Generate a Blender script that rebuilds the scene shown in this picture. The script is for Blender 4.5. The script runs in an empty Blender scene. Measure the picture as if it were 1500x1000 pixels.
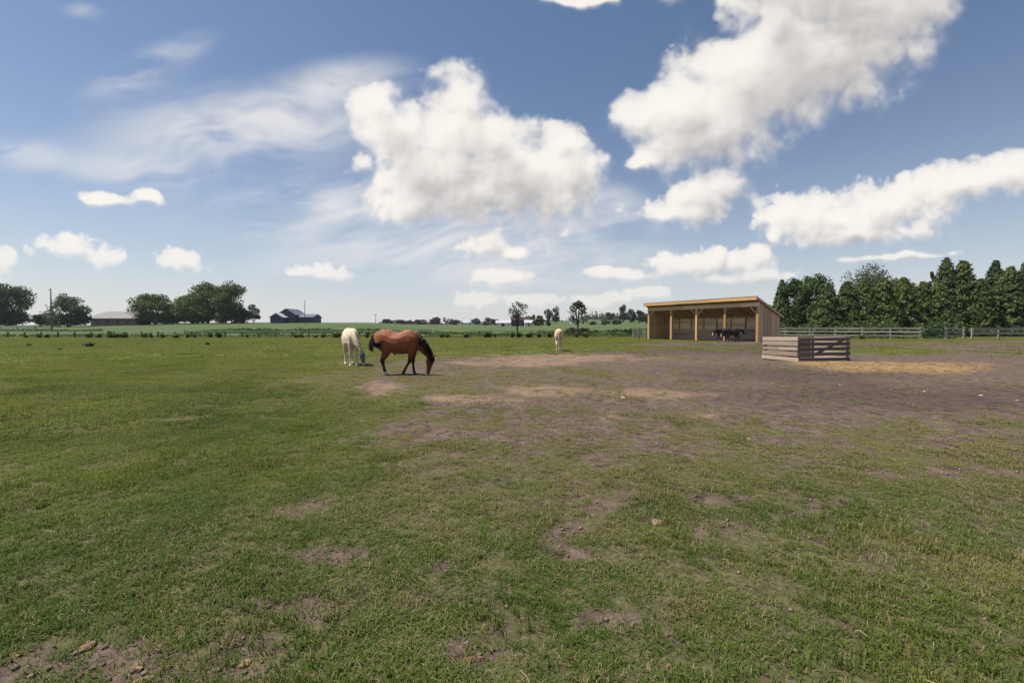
import bpy, bmesh, math, random
import numpy as np
from mathutils import Vector, Matrix
random.seed(7)
rng = np.random.default_rng(11)
R = math.radians
scene = bpy.context.scene
col = scene.collection

# ------------------------------------------------------------------ camera
F, H = 667.0, 1.45            # focal length in photo pixels, eye height in metres
PITCH = math.atan(19.0 / F)
cd = bpy.data.cameras.new('camera')
cam = bpy.data.objects.new('camera', cd)
col.objects.link(cam)
cd.sensor_width = 36.0
cd.lens = 36.0 * F / 1500.0
cd.clip_start, cd.clip_end = 0.05, 9000
cam.location = (0, 0, H)
cam.rotation_euler = (math.pi / 2 - PITCH, 0, 0)
scene.camera = cam
scene.view_settings.view_transform = 'Standard'
scene.view_settings.look = 'None'
scene.view_settings.exposure = 0.5
scene.view_settings.gamma = 1.0
scene.view_settings.use_curve_mapping = False
scene.cycles.max_bounces = 6
scene.cycles.transparent_max_bounces = 8
scene.cycles.use_denoising = True

# ------------------------------------------------------------------ sun
SUN_EL, SUN_AZ = R(63), R(-86)          # azimuth measured from +Y towards +X
sd = Vector((math.sin(SUN_AZ) * math.cos(SUN_EL), math.cos(SUN_AZ) * math.cos(SUN_EL), math.sin(SUN_EL)))
sl = bpy.data.lights.new('sun', 'SUN')
sl.energy = 5.0
sl.angle = R(0.5)
sl.color = (1.0, 0.93, 0.83)
so = bpy.data.objects.new('sun', sl)
col.objects.link(so)
so.rotation_euler = sd.to_track_quat('Z', 'Y').to_euler()
so.location = (-30, 0, 60)


class Nodes:
    """small helper to chain shader nodes"""
    def __init__(self, tree):
        self.t = tree

    def new(self, kind, **kw):
        n = self.t.nodes.new(kind)
        for k, v in kw.items():
            setattr(n, k, v)
        return n

    def put(self, sock, v):
        if hasattr(v, 'is_output'):
            self.t.links.new(v, sock)
        elif v is not None:
            sock.default_value = v

    def m(self, op, a, b=None, c=None, clamp=False):
        n = self.new('ShaderNodeMath', operation=op, use_clamp=clamp)
        self.put(n.inputs[0], a)
        self.put(n.inputs[1], b)
        self.put(n.inputs[2], c)
        return n.outputs[0]

    def vm(self, op, a, b=None):
        n = self.new('ShaderNodeVectorMath', operation=op)
        self.put(n.inputs[0], a)
        if b is not None:
            self.put(n.inputs['Scale'] if op == 'SCALE' else n.inputs[1], b)
        return n.outputs['Value'] if op in ('LENGTH', 'DOT_PRODUCT') else n.outputs[0]

    def sep(self, v):
        n = self.new('ShaderNodeSeparateXYZ')
        self.put(n.inputs[0], v)
        return n.outputs

    def comb(self, x, y, z=0.0):
        n = self.new('ShaderNodeCombineXYZ')
        for i, v in enumerate((x, y, z)):
            self.put(n.inputs[i], v)
        return n.outputs[0]

    def noise(self, vec, scale, detail=4, rough=0.5, dist=0.0, lac=2.0):
        n = self.new('ShaderNodeTexNoise')
        self.put(n.inputs['Vector'], vec)
        n.inputs['Scale'].default_value = scale
        n.inputs['Detail'].default_value = detail
        n.inputs['Roughness'].default_value = rough
        n.inputs['Lacunarity'].default_value = lac
        n.inputs['Distortion'].default_value = dist
        return n.outputs['Fac']

    def ss(self, v, a, b, to0=0.0, to1=1.0):
        n = self.new('ShaderNodeMapRange', interpolation_type='SMOOTHSTEP')
        self.put(n.inputs['Value'], v)
        n.inputs['From Min'].default_value = a
        n.inputs['From Max'].default_value = b
        n.inputs['To Min'].default_value = to0
        n.inputs['To Max'].default_value = to1
        return n.outputs[0]

    def mix(self, fac, a, b, blend='MIX'):
        n = self.new('ShaderNodeMix', data_type='RGBA', blend_type=blend)
        self.put(n.inputs[0], fac)
        self.put(n.inputs[6], (*a, 1) if isinstance(a, tuple) and len(a) == 3 else a)
        self.put(n.inputs[7], (*b, 1) if isinstance(b, tuple) and len(b) == 3 else b)
        return n.outputs[2]


# ------------------------------------------------------------------ world: sky with clouds
world = bpy.data.worlds.new('World')
scene.world = world
world.use_nodes = True
wt = world.node_tree
wt.nodes.clear()
W = Nodes(wt)
CL = []        # cumulus lobes: photo pixel centre, half axes, tilt in degrees


def lobes(*a):
    CL.extend(a)


lobes((592, 200, 66, 66, 0), (668, 195, 80, 72, 10), (640, 262, 112, 62, 0), (770, 262, 112, 66, 8), (835, 258, 50, 50, 0),
      (558, 158, 40, 34, 0), (684, 152, 40, 36, 0), (610, 300, 66, 28, 0), (735, 210, 50, 36, 30), (822, 215, 40, 28, 0), (700, 285, 100, 40, 0))
lobes((1005, 165, 95, 62, -25), (1095, 118, 112, 84, -25), (1200, 85, 150, 82, -24), (1300, 40, 150, 66, -28), (1050, 195, 76, 34, -16),
      (938, 236, 30, 14, -25), (1140, 30, 50, 50, 0), (955, 165, 50, 40, -30), (1190, -35, 190, 70, 0), (1370, -20, 110, 56, -30), (1150, 120, 130, 80, -25))
lobes((1028, 292, 62, 36, -12), (1056, 274, 36, 26, 0), (985, 310, 40, 18, -5), (1012, 314, 56, 18, 0))
lobes((1150, 318, 56, 32, 0), (1220, 322, 112, 36, -4), (1305, 302, 112, 44, -10), (1405, 268, 95, 34, -12), (1475, 252, 70, 28, -8),
      (1245, 345, 90, 14, -3), (1335, 272, 50, 24, -20), (1560, 240, 80, 26, -8))
lobes((1005, 386, 54, 15, 0), (1075, 382, 54, 18, -4), (1108, 374, 24, 16, 0), (1105, 404, 62, 12, -4), (1062, 408, 30, 9, 0))
lobes((715, 366, 42, 18, 4), (752, 374, 20, 8, 0), (1310, 377, 80, 5, -2), (468, 400, 56, 13, 3), (430, 402, 24, 7, 0))
lobes((148, 290, 44, 13, 8), (214, 290, 27, 11, 18), (105, 362, 62, 20, 8), (145, 376, 34, 16, 10), (262, 385, 38, 16, 15), (2, 388, 24, 26, 0),
      (836, 2, 46, 12, -4), (870, -4, 30, 10, -8))
lobes((738, 408, 46, 14, 0), (705, 438, 40, 14, 0), (775, 440, 48, 11, 0), (908, 400, 46, 10, 4), (945, 428, 38, 10, 0), (868, 442, 34, 9, 0), (905, 436, 26, 8, 0))


def px_dir(px, py):
    x, y = (px - 750) / F, -(py - 500) / F
    c, s = math.cos(PITCH), math.sin(PITCH)
    return Vector((x, c + y * s, -s + y * c))


def uv_of(px, py):
    d = px_dir(px, py)
    return d.x / d.y, d.z / d.y


def vnoise(x, y, seed=0):
    xi, yi = np.floor(x).astype(np.int64), np.floor(y).astype(np.int64)
    xf, yf = x - xi, y - yi
    def h(a, b):
        n = (a * 374761393 + b * 668265263 + seed * 1442695041) & 0xFFFFFFFF
        n = ((n ^ (n >> 13)) * 1274126177) & 0xFFFFFFFF
        return ((n ^ (n >> 16)) & 0xFFFF) / 65535.0
    u, v = xf * xf * (3 - 2 * xf), yf * yf * (3 - 2 * yf)
    return (h(xi, yi) * (1 - u) + h(xi + 1, yi) * u) * (1 - v) + (h(xi, yi + 1) * (1 - u) + h(xi + 1, yi + 1) * u) * v


def fbm(x, y, s, o=4, seed=0, g=0.5):
    a, t, w = 1.0, 0.0, 0.0
    x, y = np.asarray(x, float) / s, np.asarray(y, float) / s
    for i in range(o):
        t = t + a * vnoise(x + 17.3 * i, y - 9.1 * i, seed + i)
        w += a
        a *= g
        x, y = x * 2.03, y * 2.03
    return t / w


def sstep(a, b, v):
    t = np.clip((v - a) / (b - a), 0, 1)
    return t * t * (3 - 2 * t)


CIRRUS = [(370, 185, 250, 62, -6), (560, 320, 330, 60, 4), (600, 365, 230, 34, -6), (850, 352, 150, 34, -6), (215, 98, 110, 26, -24),(30, 218, 80, 18, 6), (110, 12, 60, 14, 15), (230, 255, 260, 22, 5), (480, 130, 130, 40, -10), (780, 395, 260, 34, 0),(910, 300, 60, 30, 20)]


# ------------------------------------------------------------------ clouds, modelled as thickness over the sky and lit from the sun's side
SKU, SKV0, SKV1, SKW, SKH = 1.45, -0.03, 0.86, 2030, 623


def gauss(a, s):
    fy, fx = np.fft.fftfreq(a.shape[0] * 2), np.fft.rfftfreq(a.shape[1] * 2)
    p = np.pad(a, ((0, a.shape[0]), (0, a.shape[1])), mode='symmetric')
    k = np.exp(-2 * (math.pi * s) ** 2 * (fy[:, None] ** 2 + fx[None, :] ** 2))
    return np.fft.irfft2(np.fft.rfft2(p) * k, p.shape)[:a.shape[0], :a.shape[1]].astype(np.float32)


def puffs(x, y, s, o, seed, g=0.5):
    """billowing noise: round lumps with creases between them"""
    a, t, w = 1.0, 0.0, 0.0
    x, y = x / s, y / s
    for i in range(o):
        t = t + a * np.abs(2 * vnoise(x + 11.7 * i, y + 5.3 * i, seed + i) - 1)
        w += a
        a *= g
        x, y = x * 1.63 - y * 1.21, x * 1.21 + y * 1.63
    return t / w


def shift(a, du, dv):
    """value of a at a point moved by (du, dv) cells, bilinear"""
    h, w = a.shape
    xs = np.clip(np.arange(w) + du, 0, w - 1.001)
    ys = np.clip(np.arange(h) + dv, 0, h - 1.001)
    xi, yi = xs.astype(int), ys.astype(int)
    xf, yf = (xs - xi)[None, :], (ys - yi)[:, None]
    r = a[yi] * (1 - yf) + a[np.minimum(yi + 1, h - 1)] * yf
    return r[:, xi] * (1 - xf) + r[:, np.minimum(xi + 1, w - 1)] * xf


def cloud_map():
    u = np.linspace(-SKU, SKU, SKW)[None, :].repeat(SKH, 0)
    v = np.linspace(SKV0, SKV1, SKH)[:, None].repeat(SKW, 1)
    t = np.maximum(v, 0) * 0.95 + 0.09
    lv = np.log2(t[:, 0] / 0.09) / 1.5

    def scaled(fn, sx=0.0, sy=0.0):
        """the noise gets finer towards the horizon: cross-fade three sizes row by row"""
        out = np.zeros_like(u)
        for k_, size in enumerate((0.09, 0.09 * 2 ** 1.5, 0.09 * 2 ** 3)):
            wgt = np.clip(1 - np.abs(lv - k_), 0, 1)
            if k_ == 2:
                wgt = np.where(lv > 2, 1, wgt)
            r_ = np.nonzero(wgt > 0)[0]
            if len(r_):
                out[r_] += wgt[r_, None] * fn(u[r_] / size + sx[r_] if np.ndim(sx) else u[r_] / size, v[r_] / size + (sy[r_] if np.ndim(sy) else 0.0))
        return out

    w1 = scaled(lambda x, y: fbm(x, y, 0.26, 5, 4) - .5)
    w2 = scaled(lambda x, y: fbm(x + 40, y, 0.26, 5, 15) - .5)
    wu, wv = u + w1 * t * 0.13, v + w2 * t * 0.12
    acc = np.full(u.shape, 9.0)
    for (px, py, ax, ay, rot) in CL:
        cu, cv = uv_of(px, py)
        c, s = math.cos(R(-rot)), math.sin(R(-rot))
        a, b = wu - cu, wv - cv
        f = np.hypot((a * c + b * s) / (ax / F), (-a * s + b * c) / (ay / F))
        hh = np.maximum(0.3 - np.abs(acc - f), 0) / 0.3
        acc = np.minimum(acc, f) - hh * hh * 0.3 * 0.25
    sh = 1.10 - acc
    n = scaled(lambda x, y: fbm(x, y, 0.16, 8, 22, 0.525) - 0.5, w2 * .12, w1 * .12)
    p = scaled(lambda x, y: puffs(x, y, 0.16, 6, 61, 0.51) - 0.33, w2 * .13, w1 * .13)
    p2 = scaled(lambda x, y: puffs(x + 7, y, 0.06, 4, 66, 0.5) - 0.33, w1 * .10, w2 * .10)
    T = sh * 1.15 + n * 1.4 + p * 1.0 + p2 * .34
    core = np.clip(T, 0, None)
    alpha = 1 - np.exp(-np.clip(T, 0, None) * 3.0)
    alpha *= sstep(-0.06, 0.62, T)
    g6 = gauss(np.clip(T, -.6, 1.4), 5)
    sunny = sstep(-.10, .22, g6 - shift(g6, -8, 14))
    soft = gauss(sstep(-.14, .80, T), 2.0)
    crisp = gauss(sstep(0.0, .34, T), 0.5)
    alpha = (crisp * sunny + soft * (1 - sunny)) * .6 + alpha * .4
    # sun side to the upper left: light left after passing through the cloud towards it
    k = SKW / (2 * SKU)
    occ = np.zeros_like(T)
    cs = core * alpha
    for d, wgt, bl in ((0.012, .5, 1.5), (0.03, .7, 3), (0.06, .9, 6), (0.11, 1.0, 11), (0.17, .7, 18)):
        occ += wgt * shift(gauss(np.minimum(cs, 1.3), bl), -d * k * 0.5, d * k * 0.87)
    rel = gauss(cs, 1.0)
    g5 = gauss(cs, 4)
    emb = (rel - shift(rel, -3.0, 5.0)) * 0.6 + (g5 - shift(g5, -8, 14)) * .6
    lit = np.exp(-occ * 0.45) * 0.86 + 0.36 + emb * 0.26
    lit = gauss(np.clip(lit + p * 0.07 + p2 * .03, 0, 1.15), 1.2)
    # cirrus veils: stretched streaks inside broad soft areas
    cacc = np.full(u.shape, 9.0)
    for (px, py, ax, ay, rot) in CIRRUS:
        cu, cv = uv_of(px, py)
        c, s = math.cos(R(-rot)), math.sin(R(-rot))
        a, b = u - cu, v - cv
        cacc = np.minimum(cacc, np.hypot((a * c + b * s) / (ax / F), (-a * s + b * c) / (ay / F)))
    cacc = gauss(cacc, 14)
    a1 = R(7)
    su, sv = u * math.cos(a1) + v * math.sin(a1), -u * math.sin(a1) + v * math.cos(a1)
    bend = (fbm(u, v, .5, 3, 71) - .5) * .22 + (fbm(u, v, .14, 3, 75) - .5) * .05
    st = fbm(su * 0.62, (sv + bend) * 4.2, .17, 7, 81, .58)
    st2 = fbm(su * 1.0 + 9, (sv + bend * 1.2) * 2.0, .16, 6, 91, .6)
    ci = sstep(.32, .76, st * .62 + st2 * .46) * sstep(1.35, 0.15, cacc) * .85
    ci = gauss(ci, 1.1)
    return T, alpha, lit, ci


_, c_alpha, c_lit, c_veil = cloud_map()
ci_img = bpy.data.images.new('cloud_cover', SKW, SKH, alpha=True, float_buffer=True, is_data=True)
ci_img.pixels.foreach_set(np.stack((c_lit, c_alpha, c_veil, np.ones_like(c_lit)), -1).astype(np.float32).ravel())
ci_img.update()
ci_img.pack()

tc = W.new('ShaderNodeTexCoord')
d3 = W.vm('NORMALIZE', tc.outputs['Generated'])
dx, dy, dz = W.sep(d3)
yy = W.m('MAXIMUM', dy, 0.12)
su_, sv_ = W.m('DIVIDE', dx, yy), W.m('DIVIDE', dz, yy)
inside = W.m('MULTIPLY', W.ss(dy, 0.2, 0.35), W.m('MULTIPLY', W.ss(W.m('ABSOLUTE', su_), SKU - 0.02, SKU - 0.2), W.ss(sv_, SKV1 - 0.005, SKV1 - 0.09)))
it = W.new('ShaderNodeTexImage', interpolation='Cubic', extension='EXTEND')
it.image = ci_img
W.put(it.inputs['Vector'], W.comb(W.m('DIVIDE', W.m('ADD', su_, SKU), 2 * SKU), W.m('DIVIDE', W.m('SUBTRACT', sv_, SKV0), SKV1 - SKV0)))
cs_ = W.new('ShaderNodeSeparateColor')
W.put(cs_.inputs[0], it.outputs['Color'])
# the rest of the sky, outside the view: the same scattered cumulus
zz = W.m('ADD', W.m('MAXIMUM', dz, 0.0), 0.16)
dome = W.comb(W.m('DIVIDE', dx, zz), W.m('DIVIDE', dy, zz))
TB = W.m('MULTIPLY', W.m('SUBTRACT', W.noise(dome, 1.1, 7, 0.55), 0.585), 4.5)
outside = W.m('SUBTRACT', 1.0, inside)
alpha = W.m('ADD', W.m('MULTIPLY', cs_.outputs[1], inside), W.m('MULTIPLY', W.ss(TB, 0.0, 0.4), outside))
lit = W.m('ADD', W.m('MULTIPLY', cs_.outputs[0], inside), W.m('MULTIPLY', W.ss(TB, 1.4, 0.0, 0.45, 0.95), outside))
cloud_col = W.mix(W.ss(lit, 0.22, 0.95), (4.6, 4.45, 4.5), (9.9, 9.4, 8.75))
ca = W.m('MULTIPLY', cs_.outputs[2], inside)

sky = W.new('ShaderNodeTexSky', sky_type='NISHITA')
sky.sun_disc = False
sky.sun_elevation = SUN_EL
sky.sun_rotation = SUN_AZ
sky.altitude = 200
sky.air_density = 1.0
sky.dust_density = 0.8
sky.ozone_density = 1.0
base = sky.outputs[0]
veil = W.m('POWER', W.m('SUBTRACT', 1.0, W.m('MAXIMUM', dz, 0.0), clamp=True), 6.0)
base = W.mix(W.m('MULTIPLY', veil, 0.82), W.mix(1.0, base, (0.93, 0.99, 1.05), 'MULTIPLY'), (7.9, 7.75, 7.8))       # pale summer haze low in the sky
c1 = W.mix(ca, base, (8.6, 8.4, 8.3))
low = W.ss(dz, 0.03, 0.17, 0.5, 1.0)                                  # far low clouds fade into the haze
c2 = W.mix(W.m('MULTIPLY', alpha, low), c1, cloud_col)
bg = W.new('ShaderNodeBackground')
W.put(bg.inputs['Color'], c2)
bg.inputs['Strength'].default_value = 0.07
wo = W.new('ShaderNodeOutputWorld')
W.put(wo.inputs['Surface'], bg.outputs[0])
world.cycles.sampling_method = 'MANUAL'
world.cycles.sample_map_resolution = 512


# ------------------------------------------------------------------ numpy noise, terrain, cover
def ground_at(px, py):
    d = px_dir(px, py)
    t = H / -d.z
    return d.x * t, d.y * t


HX = [-900, 0, 150, 260, 400, 540, 620, 720, 780, 850, 930, 1000, 1150, 1500, 2400]
HY1 = [476, 476, 475.5, 473, 472, 472.3, 476.5, 478.5, 478.3, 476, 475.5, 477, 479.5, 479.5, 479.5]
HY2 = [477, 477, 476, 475, 475, 475, 475.5, 476.0, 473.5, 468.5, 469, 472, 478, 478, 478]


def hill_z(x, y):
    r = np.hypot(x, y)
    az = np.clip(np.arctan2(x, np.maximum(y, 1e-6)), -1.15, 1.15)
    az = np.where(y <= 0, np.sign(x) * 1.15, az)
    p = 750 + F * np.tan(az)
    dep = r * np.cos(az)
    z1 = H + (481 - np.interp(p, HX, HY1)) * dep / F
    z2 = H + (481 - np.interp(p, HX, HY2)) * dep / F
    # heights reached at 220 m and 600 m, held beyond
    k1 = 220.0 / np.maximum(dep, 1e-3)
    za = H + (481 - np.interp(p, HX, HY1)) * 220 / F
    zb = H + (481 - np.interp(p, HX, HY2)) * 600 / F
    s1 = np.clip((dep - 74) / (220 - 74), 0, 1)
    s1 = s1 ** 1.25
    s2 = sstep(220, 600, dep)
    z = za * s1 * (1 - s2) + zb * s2
    return z * np.clip((dep - 70) / 20, 0, 1)


def bumps(x, y):
    r = np.hypot(x, y)
    k = np.clip(1 - (r - 30) / 40, 0, 1)
    return k * ((fbm(x, y, 1.4, 3, 5) - 0.5) * 0.09 + (fbm(x, y, 0.28, 2, 9) - 0.5) * 0.035) + (fbm(x, y, 9, 2, 3) - 0.5) * 0.14 * np.clip(1 - (r - 45) / 30, 0, 1)


def zone(x, y, px, py, rx, ry):
    """soft ellipse on the ground, centre and size given where it shows in the photograph"""
    cx, cy = ground_at(px, py)
    _, y0 = ground_at(px, py + ry)
    _, y1 = ground_at(px, max(py - ry, 483))
    a = rx / F * cy
    b = np.where(y < cy, cy - y0, y1 - cy)
    sh = (x - cx - (px - 750) / F * (y - cy))
    return np.hypot(sh / (a * np.maximum(y, 0.3) / cy), (y - cy) / b)


def inz(x, y, z, soft=0.35, wob=0.35, seed=20):
    sc = min(1.2, max(0.16, z[2] / F * ground_at(z[0], z[1])[1] * 0.55))
    d = zone(x, y, *z) + (fbm(x, y, sc, 5, seed, 0.62) - 0.5) * 2.4 * wob
    return sstep(1 + soft, 1 - soft, d)


DIRT = [(1330, 548, 380, 40), (1070, 527, 290, 18), (830, 528, 170, 8), (1110, 504, 190, 5), (1380, 505, 260, 6), (1010, 505, 110, 5), (1450, 520, 200, 8), (1600, 540, 300, 50), (1250, 585, 330, 24)]
DARK = [(1250, 578, 230, 18), (1420, 585, 200, 18), (1130, 548, 180, 12), (1110, 512, 220, 8)]
SAND = [(820, 524, 110, 5), (760, 531, 90, 4), (555, 571, 38, 9), (800, 573, 55, 9), (690, 586, 70, 6), (890, 611, 20, 5), (1030, 608, 25, 5), (960, 575, 80, 6)]
STRAW = [(1310, 538, 110, 6), (1215, 533, 50, 3), (1365, 542, 70, 5)]
GREEN = [(1300, 516, 75, 4), (1420, 495, 120, 2.2)]
BARE = [(190, 965, 115, 42), (330, 975, 80, 24), (40, 965, 60, 28), (90, 985, 90, 26), (385, 880, 34, 12), (470, 880, 40, 20), (365, 930, 60, 14), (490, 812, 55, 10), (612, 875, 24, 9),
        (690, 950, 40, 18), (820, 775, 32, 12), (830, 806, 30, 10), (735, 865, 25, 8), (655, 828, 18, 7), (525, 860, 20, 9), (900, 905, 45, 14), (1060, 728, 45, 8),
        (1040, 775, 30, 8), (1330, 765, 40, 8), (1220, 735, 40, 9), (1160, 752, 30, 7), (1390, 685, 50, 6), (880, 745, 22, 5), (465, 735, 26, 10), (420, 750, 22, 9), (980, 925, 22, 9)]


def cover(x, y):
    """grass cover, dryness, straw, dark soil, lushness"""
    x, y = np.asarray(x, float), np.asarray(y, float)
    g = np.ones_like(x) * 0.93
    px = 750 + F * x / np.maximum(y, 0.4)
    big = fbm(x, y, 3.2, 4, 31)
    fine = fbm(x, y, 0.55, 4, 41, 0.6)
    # grazed short and thin in the middle of the paddock, lush to the left
    mid = sstep(380, 700, px + (big - 0.5) * 420) * sstep(-0.5, 8.5, y + (big - .5) * 3) * sstep(29, 18, y + (big - .5) * 8)
    mid2 = sstep(250, 600, px + (big - 0.5) * 300) * 0.35
    g = g - 0.27 * mid - 0.12 * mid2 - 0.55 * mid * sstep(.50, .66, fbm(x, y, 0.42, 4, 47, 0.65)) - 0.45 * np.maximum(mid2, mid * .8) * sstep(.52, .66, fbm(x, y, 0.26, 4, 48, 0.65))
    g = g - 0.5 * sstep(0.58, 0.78, fine * 0.62 + big * 0.44) * (0.35 + 0.65 * np.maximum(mid, mid2))
    dirt = np.zeros_like(x)
    for z in DIRT:
        dirt = np.maximum(dirt, inz(x, y, z, 0.45, 0.5, 51))
    gr = np.zeros_like(x)
    for z in GREEN:
        gr = np.maximum(gr, inz(x, y, z, 0.5, 0.5, 52))
    dirt = dirt * (1 - 0.7 * gr)
    patch = sstep(0.5, 0.66, fbm(x, y, 1.6, 4, 57))
    g = g * (1 - dirt * (0.97 - 0.25 * patch))
    bare = np.zeros_like(x)
    for z in BARE:
        bare = np.maximum(bare, inz(x, y, z, 0.5, 0.5, 53))
    g = g * (1 - 0.9 * bare)
    sand = np.zeros_like(x)
    for z in SAND:
        sand = np.maximum(sand, inz(x, y, z, 0.5, 0.6, 54))
    g = g * (1 - 0.75 * sand)
    straw = np.zeros_like(x)
    for z in STRAW:
        straw = np.maximum(straw, inz(x, y, z, 0.5, 0.6, 55))
    dark = np.zeros_like(x)
    for z in DARK:
        dark = np.maximum(dark, inz(x, y, z, 0.6, 0.6, 56))
    dark = dark * dirt
    lush = np.clip(1 - mid - 0.5 * mid2, 0, 1) * (0.55 + 0.9 * (big - 0.3))
    return np.clip(g, 0, 1), np.clip(mid + mid2 * .5, 0, 1), straw, dark, np.clip(lush, 0, 1), sand


def tag(o, label=None, cat=None, group=None, kind=None):
    for k, v in (('label', label), ('category', cat), ('group', group), ('kind', kind)):
        if v:
            o[k] = v
    return o


def zg(x, y):
    return float(hill_z(np.array([x]), np.array([y]))[0] + bumps(np.array([x]), np.array([y]))[0])


def spot(px, depth):
    x = (px - 750) / F * depth
    return x, depth, zg(x, depth)


def quick_mesh(name, verts, faces_flat, sizes, mat=None, smooth=False):
    me = bpy.data.meshes.new(name)
    verts = np.asarray(verts, np.float32)
    faces_flat = np.asarray(faces_flat, np.int32)
    sizes = np.asarray(sizes, np.int32)
    me.vertices.add(len(verts))
    me.vertices.foreach_set('co', verts.ravel())
    me.loops.add(len(faces_flat))
    me.loops.foreach_set('vertex_index', faces_flat)
    me.polygons.add(len(sizes))
    st = np.concatenate(([0], np.cumsum(sizes)[:-1])).astype(np.int32)
    me.polygons.foreach_set('loop_start', st)
    me.update(calc_edges=True)
    if smooth:
        me.polygons.foreach_set('use_smooth', np.ones(len(sizes), bool))
    me.validate()
    if mat:
        me.materials.append(mat)
    return me


def link(name, data, parent=None, loc=None):
    o = bpy.data.objects.new(name, data)
    col.objects.link(o)
    if parent is not None:
        o.parent = parent
    if loc is not None:
        o.location = loc
    return o


def fattr(me, name, vals, kind='FLOAT'):
    a = me.attributes.new(name, kind, 'POINT')
    if kind == 'FLOAT':
        a.data.foreach_set('value', np.asarray(vals, np.float32))
    elif kind == 'INT':
        a.data.foreach_set('value', np.asarray(vals, np.int32))
    elif kind == 'FLOAT_COLOR':
        a.data.foreach_set('color', np.asarray(vals, np.float32).ravel())
    else:
        a.data.foreach_set('vector', np.asarray(vals, np.float32).ravel())


# ------------------------------------------------------------------ materials
def new_mat(name):
    m = bpy.data.materials.new(name)
    m.use_nodes = True
    t = m.node_tree
    b = t.nodes['Principled BSDF']
    b.inputs['Roughness'].default_value = 0.85
    b.inputs['Specular IOR Level'].default_value = 0.25
    return m, Nodes(t), b


def plain(name, rgb, rough=0.8, var=0.25, scale=6.0, metal=0.0):
    m, N, b = new_mat(name)
    c = N.new('ShaderNodeTexCoord').outputs['Object']
    n = N.noise(c, scale, 5, 0.6)
    dk = tuple(v * (1 - var) for v in rgb)
    lt = tuple(min(1, v * (1 + var)) for v in rgb)
    N.put(b.inputs['Base Color'], N.mix(N.ss(n, 0.3, 0.7), dk, lt))
    b.inputs['Roughness'].default_value = rough
    b.inputs['Metallic'].default_value = metal
    return m


def wood(name, rgb, dark, grain=1.0, rough=0.8, grey=None):
    """boards: grain runs along local X; every board gets its own tone"""
    m, N, b = new_mat(name)
    c = N.new('ShaderNodeTexCoord').outputs['Object']
    oi = N.new('ShaderNodeObjectInfo')
    rnd = oi.outputs['Random']
    sh = N.vm('ADD', c, N.comb(N.m('MULTIPLY', rnd, 37.0), N.m('MULTIPLY', rnd, 11.0), 0.0))
    st = N.vm('MULTIPLY', sh, (1.2, 16.0, 16.0))
    g = N.noise(st, 2.2, 6, 0.65, 0.4)
    blot = N.noise(sh, 1.7, 4, 0.6)
    colr = N.mix(N.m('MULTIPLY', N.ss(g, 0.35, 0.75), 0.75 * grain), rgb, dark)
    if grey:
        colr = N.mix(N.m('MULTIPLY', N.ss(blot, 0.4, 0.7), 0.6), colr, grey)
    br = N.m('ADD', 0.74, N.m('MULTIPLY', rnd, 0.5))
    colr = N.mix(1.0, colr, N.comb(br, br, br), 'MULTIPLY')
    N.put(b.inputs['Base Color'], colr)
    b.inputs['Roughness'].default_value = rough
    bp = N.new('ShaderNodeBump')
    bp.inputs['Strength'].default_value = 0.35
    bp.inputs['Distance'].default_value = 0.01
    N.put(bp.inputs['Height'], g)
    N.put(b.inputs['Normal'], bp.outputs[0])
    return m


def leaf_mat(name, c1, c2, trans=0.3, hue=None):
    m, N, b = new_mat(name)
    geo = N.new('ShaderNodeNewGeometry')
    oi = N.new('ShaderNodeObjectInfo')
    c = N.new('ShaderNodeTexCoord').outputs['Object']
    r = geo.outputs['Random Per Island']
    n = N.noise(N.vm('ADD', c, N.comb(N.m('MULTIPLY', oi.outputs['Random'], 50.0), 0.0)), 0.55, 3, 0.6)
    cc = N.mix(N.m('ADD', N.m('MULTIPLY', r, 0.55), N.m('MULTIPLY', N.ss(n, 0.3, 0.7), 0.45)), c1, c2)
    br = N.m('ADD', 0.8, N.m('MULTIPLY', oi.outputs['Random'], 0.4))
    cc = N.mix(1.0, cc, N.comb(br, br, br), 'MULTIPLY')
    N.put(b.inputs['Base Color'], cc)
    b.inputs['Roughness'].default_value = 0.6
    tr = N.new('ShaderNodeBsdfTranslucent')
    N.put(tr.inputs['Color'], N.mix(0.5, cc, (0.10, 0.13, 0.015)))
    mx = N.new('ShaderNodeMixShader')
    mx.inputs[0].default_value = trans
    out = N.t.nodes['Material Output']
    N.put(mx.inputs[1], b.outputs[0])
    N.put(mx.inputs[2], tr.outputs[0])
    N.put(out.inputs['Surface'], mx.outputs[0])
    return m


M = {}
M['lumber'] = wood('fresh_lumber', (0.56, 0.34, 0.15), (0.36, 0.19, 0.07))
M['lumber_pale'] = wood('pale_lumber', (0.70, 0.52, 0.36), (0.52, 0.36, 0.23))
M['siding'] = wood('siding_board', (0.60, 0.42, 0.27), (0.43, 0.29, 0.18), grey=(0.52, 0.385, 0.275))
M['inner'] = wood('inner_board', (0.48, 0.30, 0.17), (0.32, 0.18, 0.095))
M['kick'] = wood('kick_board', (0.46, 0.32, 0.23), (0.31, 0.205, 0.14))
M['crate_dark'] = wood('shade_dark_board', (0.15, 0.125, 0.115), (0.085, 0.07, 0.065), grey=(0.13, 0.12, 0.12))  # feeder boards darkened: shade of the right face put into the colour
M['crate'] = wood('weathered_board', (0.41, 0.315, 0.235), (0.23, 0.17, 0.125), grey=(0.37, 0.315, 0.27))
M['fence'] = wood('grey_fence_board', (0.31, 0.27, 0.24), (0.19, 0.16, 0.14), grey=(0.31, 0.285, 0.265))
M['pole'] = wood('pole_wood', (0.17, 0.13, 0.11), (0.10, 0.075, 0.06))
M['post_dark'] = wood('dark_post', (0.10, 0.085, 0.07), (0.06, 0.05, 0.04))
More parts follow.
